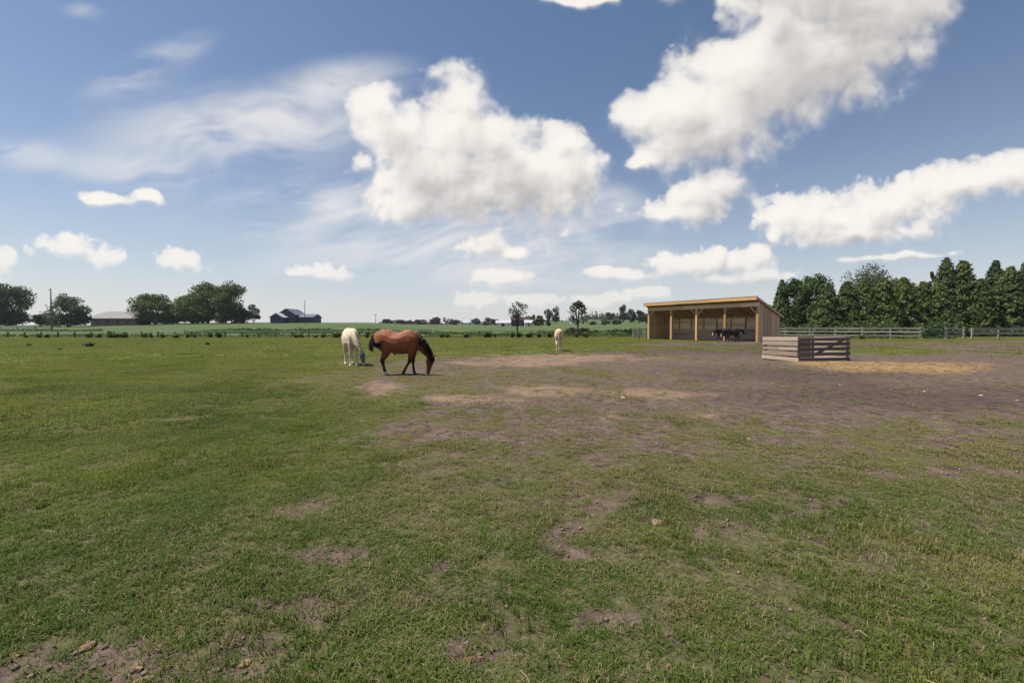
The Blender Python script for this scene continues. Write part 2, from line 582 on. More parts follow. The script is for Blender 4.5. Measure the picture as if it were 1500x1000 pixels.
M['tape'] = plain('white_rail', (0.55, 0.55, 0.55), 0.6, 0.15)
M['roofmetal'] = plain('dark_roof_sheet', (0.09, 0.085, 0.085), 0.45, 0.2, 3, 0.5)
M['steel'] = plain('gate_steel', (0.05, 0.085, 0.09), 0.45, 0.2, 4, 0.4)
M['bark'] = plain('bark', (0.075, 0.06, 0.05), 0.95, 0.4, 3)
M['maple'] = leaf_mat('maple_leaf', (0.042, 0.082, 0.018), (0.12, 0.185, 0.042))
M['maple_dark'] = leaf_mat('dark_leaf', (0.030, 0.056, 0.020), (0.082, 0.128, 0.038))
M['willow'] = leaf_mat('greyish_leaf', (0.05, 0.07, 0.045), (0.10, 0.125, 0.075))
M['cedar'] = leaf_mat('cedar_spray', (0.046, 0.078, 0.022), (0.138, 0.17, 0.044), 0.32)
M['spruce'] = leaf_mat('spruce_spray', (0.048, 0.078, 0.030), (0.125, 0.158, 0.052), 0.33)
M['far'] = leaf_mat('far_leaf', (0.025, 0.042, 0.028), (0.05, 0.07, 0.04), 0.2)
M['sparse'] = leaf_mat('sparse_leaf', (0.085, 0.095, 0.06), (0.16, 0.17, 0.10), 0.4)
M['weed'] = leaf_mat('weed_leaf', (0.05, 0.085, 0.022), (0.13, 0.17, 0.045), 0.35)

# ------------------------------------------------------------------ ground
def make_ground():
    rad = [0.0, 0.35]
    while rad[-1] < 2600:
        rad.append(rad[-1] * (1.019 if rad[-1] < 40 else 1.035))
    rad = np.array(rad[1:])
    a_front = np.arange(-66, 66.01, 0.4)
    a_back = np.arange(70, 290.01, 4.0)
    ang = np.radians(np.concatenate((a_front, a_back)))
    A, Rr = np.meshgrid(ang, rad)
    X, Y = (np.sin(A) * Rr).ravel(), (np.cos(A) * Rr).ravel()
    Z = hill_z(X, Y) + bumps(X, Y)
    na, nr = len(ang), len(rad)
    i, j = np.meshgrid(np.arange(nr - 1), np.arange(na), indexing='ij')
    j2 = (j + 1) % na
    f = np.stack((i * na + j, i * na + j2, (i + 1) * na + j2, (i + 1) * na + j), -1).reshape(-1, 4)
    f = f[:, ::-1]
    c0 = len(X)
    V = np.column_stack((X, Y, Z))
    V = np.vstack((V, [[0, 0, float(V[:na, 2].mean())]]))
    cap = np.array([[c0, (k + 1) % na, k] for k in range(na)])
    flat = np.concatenate((f.ravel(), cap.ravel()))
    sizes = np.concatenate((np.full(len(f), 4), np.full(len(cap), 3)))
    me = quick_mesh('ground', V, flat, sizes, None, True)
    g, dry, straw, dark, lush, sand = cover(V[:, 0], V[:, 1])
    far = sstep(74, 84, V[:, 1]) * (np.hypot(V[:, 0], V[:, 1]) > 70)
    fattr(me, 'grass', g)
    fattr(me, 'dry', dry)
    fattr(me, 'straw', straw)
    fattr(me, 'dark', dark)
    fattr(me, 'sand', sand)
    fattr(me, 'lush', lush)
    fattr(me, 'far', far)
    fattr(me, 'near', sstep(32, 12, np.hypot(V[:, 0], V[:, 1])))
    m, N, b = new_mat('pasture')
    def at(n):
        return N.new('ShaderNodeAttribute', attribute_name=n).outputs['Fac']
    c = N.new('ShaderNodeTexCoord').outputs['Object']
    nf = N.noise(c, 28, 5, 0.65)
    nm = N.noise(c, 5.5, 6, 0.62)
    nb = N.noise(c, 0.45, 5, 0.6)
    nl = N.noise(c, 0.03, 4, 0.55)
    soil = N.mix(N.ss(nm, 0.3, 0.7), (0.074, 0.052, 0.043), (0.150, 0.109, 0.089))
    soil = N.mix(N.m('MULTIPLY', at('dark'), 0.75), soil, N.mix(N.ss(nm, 0.3, 0.7), (0.048, 0.034, 0.030), (0.082, 0.059, 0.052)))
    soil = N.mix(N.m('MULTIPLY', at('sand'), N.ss(nb, 0.3, 0.6, 0.35, 0.85)), soil, N.mix(N.ss(nf, 0.3, 0.7), (0.17, 0.115, 0.080), (0.30, 0.21, 0.145)))
    straw = N.mix(N.ss(nf, 0.3, 0.7), (0.27, 0.170, 0.075), (0.44, 0.31, 0.15))
    soil = N.mix(N.m('MULTIPLY', at('straw'), N.ss(N.m('ADD', N.m('MULTIPLY', nm, .5), N.m('MULTIPLY', nf, .5)), 0.38, 0.62)), soil, straw)
    g1 = N.mix(N.ss(nb, 0.3, 0.7), (0.085, 0.128, 0.014), (0.118, 0.152, 0.022))
    g1 = N.mix(N.m('MULTIPLY', N.ss(nm, 0.45, 0.75), 0.55), g1, (0.045, 0.068, 0.02))
    gd = N.mix(N.ss(nm, 0.35, 0.7), (0.085, 0.088, 0.036), (0.145, 0.125, 0.07))
    grass = N.mix(N.m('MULTIPLY', at('dry'), 0.85), g1, gd)
    fld = N.mix(N.ss(nl, 0.35, 0.65), (0.058, 0.088, 0.034), (0.08, 0.108, 0.044))
    thatch = N.mix(N.ss(nf, 0.3, 0.7), (0.050, 0.046, 0.024), (0.125, 0.110, 0.060))
    grass = N.mix(N.m('MULTIPLY', at('near'), 0.92), grass, thatch)
    grass = N.mix(at('far'), grass, fld)
    fl = N.noise(c, 55, 3, 0.6)
    soil = N.mix(N.m('MULTIPLY', N.ss(fl, 0.64, 0.74), 0.5), soil, (0.26, 0.20, 0.13))
    k = N.m('ADD', at('grass'), N.m('MULTIPLY', N.m('SUBTRACT', nm, 0.5), 1.1))
    k = N.m('ADD', k, N.m('MULTIPLY', N.m('SUBTRACT', nf, 0.5), 0.7))
    colr = N.mix(N.ss(k, 0.25, 0.72), soil, grass)
    N.put(b.inputs['Base Color'], colr)
    b.inputs['Roughness'].default_value = 0.95
    b.inputs['Specular IOR Level'].default_value = 0.1
    bp = N.new('ShaderNodeBump')
    bp.inputs['Strength'].default_value = 0.9
    bp.inputs['Distance'].default_value = 0.05
    vor = N.new('ShaderNodeTexVoronoi', feature='SMOOTH_F1')
    N.put(vor.inputs['Vector'], N.vm('ADD', c, N.vm('SCALE', N.comb(nm, nf, 0.0), 0.5)))
    vor.inputs['Scale'].default_value = 4.2
    vor.inputs['Smoothness'].default_value = 0.35
    pits = N.ss(vor.outputs['Distance'], 0.05, 0.38)
    N.put(bp.inputs['Height'], N.m('ADD', N.m('ADD', nm, N.m('MULTIPLY', nf, 0.4)), N.m('MULTIPLY', pits, N.m('SUBTRACT', 0.5, N.m('MULTIPLY', at('grass'), 0.5)))))
    N.put(b.inputs['Normal'], bp.outputs[0])
    me.materials.append(m)
    o = link('ground', me)
    tag(o, kind='structure')
    return o


make_ground()

# ------------------------------------------------------------------ shelter
def board(name, p0, p1, width, thick, mat, parent, side=(0, 0, 1), jit=0.0):
    """a sawn board from p0 to p1; width is measured along 'side'"""
    p0, p1, side = Vector(p0), Vector(p1), Vector(side)
    ax = (p1 - p0)
    L = ax.length
    ax.normalize()
    zc = (side - ax * side.dot(ax)).normalized()
    yc = zc.cross(ax)
    b = min(0.006, thick * 0.2)
    h, t = width / 2, thick / 2
    prof = [(-t, -h + b), (-t + b, -h), (t - b, -h), (t, -h + b), (t, h - b), (t - b, h), (-t + b, h), (-t, h - b)]
    vs, fs = [], []
    for x, s in ((0, 1), (L, 1)):
        for (y, z) in prof:
            vs.append((x + random.uniform(-1, 1) * jit * 0.5, y, z + random.uniform(-1, 1) * jit * 0.3))
    for k in range(8):
        fs.append((k, (k + 1) % 8, 8 + (k + 1) % 8, 8 + k))
    fs.append(tuple(range(7, -1, -1)))
    fs.append(tuple(range(8, 16)))
    me = bpy.data.meshes.new(name)
    me.from_pydata(vs, [], fs)
    me.materials.append(mat)
    o = link(name, me, parent)
    mt = Matrix((ax, yc, zc)).transposed().to_4x4()
    mt.translation = p0
    o.matrix_basis = mt
    return o


def empty(name, loc, rz=0.0):
    o = link(name, None, None, loc)
    o.rotation_euler = (0, 0, rz)
    o.empty_display_size = 0.3
    return o


SH0 = Vector((18.4, 61.2, 0.0))
SH_ROT = math.atan2(-0.8746, 0.4848)
sh = empty('run_in_shelter', SH0, SH_ROT)
tag(sh, 'open fronted wooden shelter with sloping roof and five front posts', 'shelter')
L, DP = 15.25, 3.75
ZF, ZB = 4.28, 2.72            # underside of roof over the front posts and over the back wall
def zroof(y):
    return ZF + (ZB - ZF) * y / DP
for k in range(5):
    x = L * k / 4
    board('post', (x, 0.0, -0.1), (x, 0.0, 3.76), 0.26, 0.22, M['lumber'], sh, (1, 0, 0))
    board('header_beam', (max(0, x - L / 8) if k else -0.16, 0.0, 3.99), (min(L + .16, x + L / 8), 0.0, 3.99), 0.44, 0.20, M['lumber_pale'], sh) if k in (0, 2, 4) else None
for a, b_ in ((L / 8, 3 * L / 8), (5 * L / 8, 7 * L / 8)):
    board('header_beam', (a + .004, 0.0, 3.99), (b_ - .004, 0.0, 3.99), 0.44, 0.196, M['lumber_pale'], sh)
for (x, s) in ((0, 1), (L / 2, -1), (L / 2, 1), (L, -1)):
    board('knee_brace', (x + s * 0.12, 0.0, 3.02), (x + s * 0.86, 0.0, 3.80), 0.14, 0.09, M['lumber_pale'], sh, (0, 1, 0))
# roof: rafters, sheathing, metal sheets, fascia and barge boards
for k in range(26):
    x = 0.03 + (L - 0.06) * k / 25
    board('rafter', (x, -0.62, zroof(-0.62) + 0.06), (x, DP + 0.28, zroof(DP + 0.28) + 0.06), 0.18, 0.05, M['inner'], sh)
for k in range(11):
    y0 = -0.64 + (DP + 0.95) * k / 11
    y1 = -0.64 + (DP + 0.95) * (k + 0.985) / 11
    board('roof_board', (-0.3, (y0 + y1) / 2, zroof((y0 + y1) / 2) + 0.168), (L + 0.3, (y0 + y1) / 2, zroof((y0 + y1) / 2) + 0.168), (y1 - y0) * 1.08, 0.028, M['kick'], sh, (0, 1, (ZB - ZF) / DP))
for k in range(10):
    x0 = -0.36 + (L + 0.72) * k / 10
    x1 = -0.36 + (L + 0.72) * (k + 0.996) / 10
    board('roof_sheet', ((x0 + x1) / 2, -0.735, zroof(-0.735) + 0.215), ((x0 + x1) / 2, DP + 0.42, zroof(DP + 0.42) + 0.205), x1 - x0, 0.03, M['roofmetal'], sh, (1, 0, 0))
for k in range(3):
    board('fascia_board', (-0.32 + (L + 0.64) * k / 3, -0.70, zroof(-0.70) + 0.045), (-0.32 + (L + 0.64) * (k + 0.999) / 3, -0.70, zroof(-0.70) + 0.02), 0.36, 0.045, M['lumber'], sh)
for x in (-0.335, L + 0.335):
    board('barge_board', (x, -0.67, zroof(-0.67) + 0.09), (x, DP + 0.4, zroof(DP + 0.4) + 0.09), 0.2, 0.04, M['siding'], sh)
# back wall
for k in range(9):
    x = L * k / 8
    board('back_post', (x, DP - 0.1, -0.1), (x, DP - 0.1, zroof(DP - 0.1) - 0.03), 0.14, 0.12, M['kick'], sh, (1, 0, 0))
for bay in range(4):
    x0, x1 = L * bay / 4 + 0.004, L * (bay + 1) / 4 - 0.004
    for k in range(5):
        board('kick_board', (x0, DP - 0.20, 0.17 + 0.27 * k), (x1, DP - 0.20, 0.17 + 0.27 * k), 0.255, 0.05, M['kick'], sh, jit=0.01)
    for k in range(5):
        board('wall_board', (x0, DP - 0.005, 1.50 + 0.262 * k), (x1, DP - 0.005, 1.50 + 0.262 * k), 0.256, 0.03, M['lumber_pale'], sh, jit=0.006)
    for k in range(5):
        board('wall_board', (x0, DP + 0.03, 0.14 + 0.262 * k), (x1, DP + 0.03, 0.14 + 0.262 * k), 0.256, 0.03, M['siding'], sh, jit=0.006)
for bay in range(4):
    x0, x1 = L * bay / 4 + 0.004, L * (bay + 1) / 4 - 0.004
    board('blocking_board', (x0, DP + 0.065, 2.74), (x1, DP + 0.065, 2.74), 0.34, 0.03, M['siding'], sh)
# end walls: upright siding boards cut to the roof slope
for x, m in ((L + 0.125, M['siding']), (-0.125, M['inner'])):
    nb_ = 13
    for k in range(nb_):
        y0 = -0.1 + (DP + 0.12) * k / nb_
        y1 = -0.1 + (DP + 0.12) * (k + 0.94) / nb_
        ym = (y0 + y1) / 2
        board('siding_board', (x, ym, 0.02), (x, ym, zroof(ym) - 0.04), y1 - y0, 0.03, m, sh, (0, 1, 0), jit=0.006)
    for k in range(4):
        z = 0.5 + 0.75 * k
        ymax = DP if zroof(DP) > z + 0.1 else DP * (ZF - z - .2) / (ZF - ZB)
        board('girt', (x - math.copysign(0.045, x - 1), 0.12, z), (x - math.copysign(0.045, x - 1), ymax - 0.24, z), 0.14, 0.05, M['kick'], sh)
    for k in range(12):
        pass

# ------------------------------------------------------------------ hay feeder
FN = Vector((*ground_at(1169, 530.5), 0))
du = Vector((2.62, 0.60, 0)).normalized()
dw = Vector((-0.60, 2.62, 0)).normalized()
fe = empty('hay_feeder', (FN.x, FN.y, 0.0), math.atan2(du.y, du.x))
tag(fe, 'square weathered board hay feeder standing on bare brown dirt', 'hay feeder')
FL, FW, FH = 2.72, 1.95, 1.06
zs = [0.10, 0.325, 0.545, 0.765, 0.975]
for k, z in enumerate(zs):
    z += zg(FN.x + 1, FN.y + 1)
    t = random.uniform(-.022, .022)
    wd = random.choice((0.135, 0.15, 0.16))
    # sunny left face: nearly closed boards
    if k == 2:
        board('plank', (-0.03, 0.0, z + .01), (-0.03, FW * 0.52, z), wd, 0.03, M['crate'], fe, jit=0.02)
        board('plank', (-0.03, FW * 0.53, z - .015), (-0.03, FW, z - .01), wd, 0.03, M['crate'], fe, jit=0.02)
    else:
        board('plank', (-0.03, -0.05 if k == 0 else 0.0, z + t), (-0.03, FW + (0.06 if k == 0 else 0.02), z - t), wd + .02, 0.03, M['crate'], fe, jit=0.02)
    # right face with wider gaps; its shade is put into the darker board colour
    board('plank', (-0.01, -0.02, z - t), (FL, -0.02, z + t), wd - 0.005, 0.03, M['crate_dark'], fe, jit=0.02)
    board('plank', (FL + .02, 0.0, z + t), (FL + .02, FW, z - t), wd, 0.03, M['crate'], fe, jit=0.02)
    board('plank', (0.0, FW + .02, z - t), (FL, FW + .02, z + t), wd - 0.02, 0.03, M['crate'], fe, jit=0.02)
for (x, y) in ((0.05, 0.06), (0.75, 0.045), (FL - 0.08, 0.06), (0.05, FW - .06), (FL - .06, FW - .06), (1.5, FW - .045)):
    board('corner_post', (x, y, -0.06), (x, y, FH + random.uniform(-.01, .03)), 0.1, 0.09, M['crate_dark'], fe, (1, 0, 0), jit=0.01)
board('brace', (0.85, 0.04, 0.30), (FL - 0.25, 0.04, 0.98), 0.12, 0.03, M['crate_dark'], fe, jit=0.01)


# ------------------------------------------------------------------ fences
def fence_line(name, pts, label, hgt, rails, mat_post, mat_rail, pw=0.13, rw=0.14, rt=0.04, cat='fence', group=None, skip_first=False):
    o = empty(name, (pts[0][0], pts[0][1], zg(*pts[0])))
    tag(o, label, cat, group)
    base = Vector(o.location)
    P = [Vector((x, y, zg(x, y))) - base for x, y in pts]
    for i, p in enumerate(P):
        j = min(i, len(P) - 2)
        d = (P[j + 1] - P[j]).normalized()
        hh = hgt * random.uniform(0.98, 1.03)
        board('post', p + Vector((0, 0, -0.15)), p + Vector((random.uniform(-.02, .02), 0, hh)), pw, pw, mat_post, o, d)
        if i < len(P) - 1:
            n = Vector((d.y, -d.x, 0)).normalized() * (pw / 2 + rt / 2 + 0.002)
            if (p + base).dot(n) > 0:
                n = -n
            for z in rails:
                g = d * 0.004
                a = random.uniform(-.02, .02)
                board('rail', p + n + g + Vector((0, 0, z + a)), P[i + 1] + n - g + Vector((0, 0, z - a)), rw, rt, mat_rail, o, jit=0.008)
    return o


pR = [(55.6 - 2.6 * k, 62 + 1.8 * k) for k in range(-0, 9)]
fence_line('board_fence', pR, 'grey three-rail board fence running behind the shelter to the gate', 1.58, (0.45, 0.97, 1.46), M['fence'], M['fence'], 0.19, 0.17, 0.04)
gx0, gy0 = 55.6, 62.0
g1x, g1y = (1386 - 750) / F * 62.2, 62.2
g2x = (1412 - 750) / F * 62.4
g3x = (1425 - 750) / F * 62.4
gt_o = empty('metal_gate', (gx0 + 0.45, gy0, zg(gx0, gy0)))
tag(gt_o, 'dark steel bar gate closed between two grey fence posts', 'gate')
gw = g1x - gx0 - 0.75
def tube_mesh(name, rings, seg=10, mat=None, cap=True, smooth=True):
    """rings: (centre, radius a, radius b, axis a, axis b)"""
    vs, fs, sz = [], [], []
    for (c, a, b_, ea, eb) in rings:
        for k in range(seg):
            t = 2 * math.pi * k / seg
            vs.append(c + ea * (a * math.cos(t)) + eb * (b_ * math.sin(t)))
    for i in range(len(rings) - 1):
        for k in range(seg):
            fs += [i * seg + k, i * seg + (k + 1) % seg, (i + 1) * seg + (k + 1) % seg, (i + 1) * seg + k]
            sz.append(4)
    if cap:
        fs += list(range(seg - 1, -1, -1))
        sz.append(seg)
        fs += list(range((len(rings) - 1) * seg, len(rings) * seg))
        sz.append(seg)
    return quick_mesh(name, [tuple(v) for v in vs], fs, sz, mat, smooth)


def rod(name, p0, p1, r0, r1, mat, parent, seg=8):
    p0, p1 = Vector(p0), Vector(p1)
    d = (p1 - p0).normalized()
    ea = d.orthogonal().normalized()
    eb = d.cross(ea)
    me = tube_mesh(name, [(p0, r0, r0, ea, eb), (p1, r1, r1, ea, eb)], seg, mat)
    return link(name, me, parent)


for z in (0.25, 0.45, 0.66, 0.9, 1.15, 1.4):
    rod('gate_bar', (0.0, 0, z), (gw, 0, z), 0.04, 0.04, M['steel'], gt_o)
for x in (0.0, gw / 2, gw):
    rod('gate_upright', (x, 0.0, 0.2), (x, 0.0, 1.45), 0.045, 0.045, M['steel'], gt_o)
fence_line('short_fence', [(g1x, g1y), (g2x, 62.4)], 'short grey fence section between the gate and double posts', 1.62, (0.5, 0.95, 1.42), M['fence'], M['fence'], 0.22, 0.14, 0.04)
pr2 = [(g3x + 3.4 * k, 62.5 - 0.25 * k) for k in range(0, 9)]
fence_line('two_rail_fence', pr2, 'grey two-rail board fence before the conifers at the right edge', 1.52, (0.78, 1.38), M['fence'], M['fence'], 0.2, 0.26, 0.05)
# low fence at the far side of the pasture
pl = [((px - 750) / F * dep, dep) for px, dep in [(-160 + 24.5 * k, 75.5 - 3.5 * math.sin(k / 8)) for k in range(34)]]
fence_line('low_post_fence', pl, 'low fence of dark posts with one pale rail across the far pasture', 1.0, (0.93,), M['post_dark'], M['tape'], 0.17, 0.085, 0.03)
pc = [((px - 750) / F * dep, dep) for px, dep in [(690 + 30 * k, 76 + k * 0.3) for k in range(9)]]
fence_line('wire_fence', pc, 'dark low fence behind the palomino horse before the hedgerow', 1.05, (0.5, 0.98), M['post_dark'], M['post_dark'], 0.14, 0.07, 0.03)
ps = [((px - 750) / F * 66, 66) for px in (928.5, 936, 946)]
fence_line('plank_fence', ps, 'short grey plank fence ending at the left side of the shelter', 1.5, (0.3, 0.6, 0.9, 1.2, 1.42), M['fence'], M['fence'], 0.24, 0.13, 0.04)
pf = [((px - 750) / F * 128, 128) for px in (-60, -30, 0, 26, 52)]
fence_line('far_fence', pf, 'pale two-rail fence under the leftmost dark tree', 1.25, (0.6, 1.15), M['post_dark'], M['tape'], 0.18, 0.2, 0.04)


# ------------------------------------------------------------------ trees
def leaf_cloud(pts, nrm, size, stretch=1.0, droop=0.0, jitter=0.7):
    """one bent leaf clump (two triangles) per point"""
    n = len(pts)
    nn = nrm + rng.normal(0, jitter, (n, 3))
    nn /= np.linalg.norm(nn, axis=1)[:, None] + 1e-9
    up = rng.normal(0, 1, (n, 3))
    if droop:
        up = nrm * 1.0 + np.array([0, 0, -droop]) + rng.normal(0, 0.35, (n, 3))
    a = up - nn * (up * nn).sum(1)[:, None]
    a /= np.linalg.norm(a, axis=1)[:, None] + 1e-9
    b = np.cross(nn, a)
    s = size * rng.uniform(0.55, 1.35, (n, 1))
    a, b = a * s * stretch, b * s
    k = 0.25 * s * nn
    V = np.stack((pts - a, pts - b * 0.9 + k * 0, pts + a * 0.9 - k, pts + b + k), 1).reshape(-1, 3)
    return V, np.arange(4 * n), np.full(n, 4)


def limb_mesh(name, segs, mat):
    vs, fs, sz = [], [], []
    for (p0, p1, r0, r1) in segs:
        p0, p1 = Vector(p0), Vector(p1)
        d = (p1 - p0).normalized()
        ea = d.orthogonal().normalized()
        eb = d.cross(ea)
        b0 = len(vs)
        for p, r in ((p0, r0), (p1, r1)):
            for k in range(7):
                t = 2 * math.pi * k / 7
                vs.append(tuple(p + ea * r * math.cos(t) + eb * r * math.sin(t)))
        for k in range(7):
            fs += [b0 + k, b0 + (k + 1) % 7, b0 + 7 + (k + 1) % 7, b0 + 7 + k]
            sz.append(4)
        fs += list(range(b0 + 13, b0 + 6, -1))
        sz.append(7)
    return quick_mesh(name, vs, fs, sz, mat, True)


def broadleaf(seed, h, w, nl=16, n=4200, leaf=0.42, bole=0.16, fill=0.8, mat='maple'):
    """returns (trunk mesh, crown mesh) for a tree h tall and w wide"""
    r = np.random.default_rng(seed)
    lob = []
    cz = h * (bole + (1 - bole) * 0.46)
    for k in range(nl):
        t = r.uniform(0, 2 * math.pi)
        e = r.uniform(-0.75, 1.0)
        rr = math.sqrt(max(0, 1 - (abs(e) ** 2.2))) * r.uniform(0.45, 0.78)
        c = np.array([math.cos(t) * rr * w / 2, math.sin(t) * rr * w / 2, cz + e * h * (1 - bole) * 0.38])
        lob.append((c, w * r.uniform(0.15, 0.27), h * (1 - bole) * r.uniform(0.12, 0.2)))
    lob.append((np.array([0, 0, cz]), w * 0.3, h * 0.3))
    if bole < 0.05 and nl > 12:
        for k in range(7):
            t = 6.283 * k / 7 + r.uniform(-.3, .3)
            lob.append((np.array([math.cos(t) * w * .27, math.sin(t) * w * .27, h * r.uniform(.14, .24)]), w * r.uniform(.16, .21), h * .15))
    P, Nn = [], []
    per = n // len(lob)
    for (c, a, b_) in lob:
        d = r.normal(0, 1, (per, 3))
        d /= np.linalg.norm(d, axis=1)[:, None]
        rad = r.uniform(0.0, 1, per) ** 0.28 * r.uniform(0.86, 1.12, per)
        p = c + d * rad[:, None] * np.array([a, a, b_])
        keep = fbm(p[:, 0] + p[:, 2] * 0.7, p[:, 1] * 0.8 + p[:, 2], leaf * 3.2, 3, seed) > (0.62 - 0.3 * fill)
        P.append(p[keep])
        Nn.append(d[keep])
    P, Nn = np.vstack(P), np.vstack(Nn)
    ok = P[:, 2] > h * bole * 0.55
    V, f, s = leaf_cloud(P[ok], Nn[ok] * 0.8 + np.array([0, 0, 0.35]), leaf)
    crown = quick_mesh('crown', V, f, s, M[mat])
    segs = [((0, 0, -0.4), (0.1, 0, h * bole * 1.1), h * 0.028, h * 0.02)]
    top = Vector((0.1, 0, h * bole * 1.1))
    for (c, a, b_) in lob[:min(nl, 9)]:
        c = Vector(c)
        midp = top.lerp(c, 0.5) + Vector((0, 0, -0.04 * h))
        segs.append((top, midp, h * 0.014, h * 0.009))
        segs.append((midp, c, h * 0.009, h * 0.003))
    return limb_mesh('trunk', segs, M['bark']), crown


def conifer(seed, h, w, n=5200, leaf=0.36, mat='cedar', power=0.75, skirt=0.03, spiky=0.3):
    r = np.random.default_rng(seed)
    nb = 620
    P, Nn = [], []
    per = n // nb
    lead = [(0.0, 0.0, 1.0)] + [(r.uniform(-.16, .16) * w, r.uniform(-.16, .16) * w, r.uniform(.74, .92)) for _ in range(3)]
    for k in range(nb):
        t = ((k + r.uniform(0, 1)) / nb) ** 1.2
        lx_, ly_, lh = lead[k % 4] if k % 3 == 0 else lead[0]
        hh_ = h * lh
        z = hh_ * (skirt + (1 - skirt) * t)
        rad = w / 2 * (1 if lh == 1.0 else .55) * max(0.015, (1 - t)) ** power * r.uniform(0.62, 1.12) + 0.04
        a = r.uniform(0, 2 * math.pi)
        s = r.uniform(0.35, 1.0, per) ** 0.6
        spread = 0.07 * rad + 0.10
        x = lx_ + math.cos(a) * rad * s + r.normal(0, spread, per)
        y = ly_ + math.sin(a) * rad * s + r.normal(0, spread, per)
        dz = 0.22 * rad * (s - .7) * (1.2 if mat == 'cedar' else -.9) + r.normal(0, 0.20, per)
        P.append(np.column_stack((x, y, np.clip(z + dz, 0.05, h * 1.01))))
        Nn.append(np.column_stack((np.full(per, math.cos(a)), np.full(per, math.sin(a)), np.full(per, 0.45))))
    m_ = 150
    zt = h * (1 - r.uniform(0, 0.14, m_) ** 1.0)
    P.append(np.column_stack((r.normal(0, 0.05 * w * (1.05 - zt / h) * 3, m_), r.normal(0, 0.05 * w * (1.05 - zt / h) * 3, m_), zt)))
    Nn.append(np.tile([0.2, 0.1, 0.9], (m_, 1)))
    P, Nn = np.vstack(P), np.vstack(Nn)
    V, f, s = leaf_cloud(P, Nn, leaf, 1.7, -0.6 if mat == 'cedar' else 0.4, 0.55)
    crown = quick_mesh('crown', V, f, s, M[mat])
    segs = [((0, 0, -0.4), (0, 0, h * 0.6), h * 0.02, h * 0.011), ((0, 0, h * 0.6), (0, 0, h * 0.97), h * 0.011, h * 0.002)]
    for k in range(22):
        t = r.uniform(0.06, 0.85)
        a = r.uniform(0, 6.28)
        rad = w / 2 * (1 - t) ** power * 0.8
        segs.append(((0, 0, h * t), (math.cos(a) * rad, math.sin(a) * rad, h * t - 0.15 * rad), h * 0.005, 0.01))
    return limb_mesh('trunk', segs, M['bark']), crown


def place_tree(name, meshes, px, depth, label, cat='tree', group=None, scale=1.0, rz=None, sink=0.0, wide=1.0):
    x, y, z = spot(px, depth)
    o = empty(name, (x, y, z - sink), random.uniform(0, 6.28) if rz is None else rz)
    o.scale = (scale * wide, scale * wide, scale)
    link('trunk', meshes[0], o)
    link('crown', meshes[1], o)
    return tag(o, label, cat, group)


def hp(p, depth):        # photo pixels to metres at a depth
    return p * depth / F


gL = 'farmyard trees at the left'
place_tree('maple_tree', broadleaf(1, hp(67, 190), hp(66, 190), 20, 16000, 0.36, 0.0, 1.15, 'maple_dark'), 12, 190, 'dark rounded tree at the left edge of the photo', group=gL, wide=0.8)
place_tree('small_tree', broadleaf(2, hp(19, 180), hp(26, 180), 8, 3000, 0.3, 0.0, 0.85, 'maple_dark'), 60, 180, 'small dark bushy tree left of the tall bare pole', group=gL)
place_tree('willow_tree', broadleaf(3, hp(48, 175), hp(54, 175), 16, 8000, 0.3, 0.0, 0.8, 'willow'), 101, 175, 'greyish green spreading tree just right of the tall bare pole', group=gL)
place_tree('maple_tree', broadleaf(4, hp(46, 200), hp(68, 200), 18, 12000, 0.34, 0.0, 1.0, 'maple'), 228, 200, 'wide low green tree beside the grey roofed barn', group=gL)
place_tree('maple_tree', broadleaf(5, hp(46, 205), hp(62, 205), 16, 9000, 0.34, 0.0, 0.88, 'maple'), 283, 204, 'lower left tree of the big dark clump left of the blue barn', group=gL)
place_tree('maple_tree', broadleaf(6, hp(60, 210), hp(62, 210), 18, 14000, 0.36, 0.0, 1.05, 'maple'), 306, 210, 'tallest full crowned tree in the middle of the big clump', group=gL)
place_tree('maple_tree', broadleaf(7, hp(60, 205), hp(54, 205), 16, 12000, 0.36, 0.03, 1.0, 'maple_dark'), 340, 205, 'dark tree at the right end of the big clump with trunks showing', group=gL)
place_tree('young_tree', broadleaf(8, hp(27, 205), hp(25, 205), 9, 2600, 0.3, 0.08, 0.8, 'maple_dark'), 372, 205, 'small lone tree between the big clump and the blue barn', group=gL)
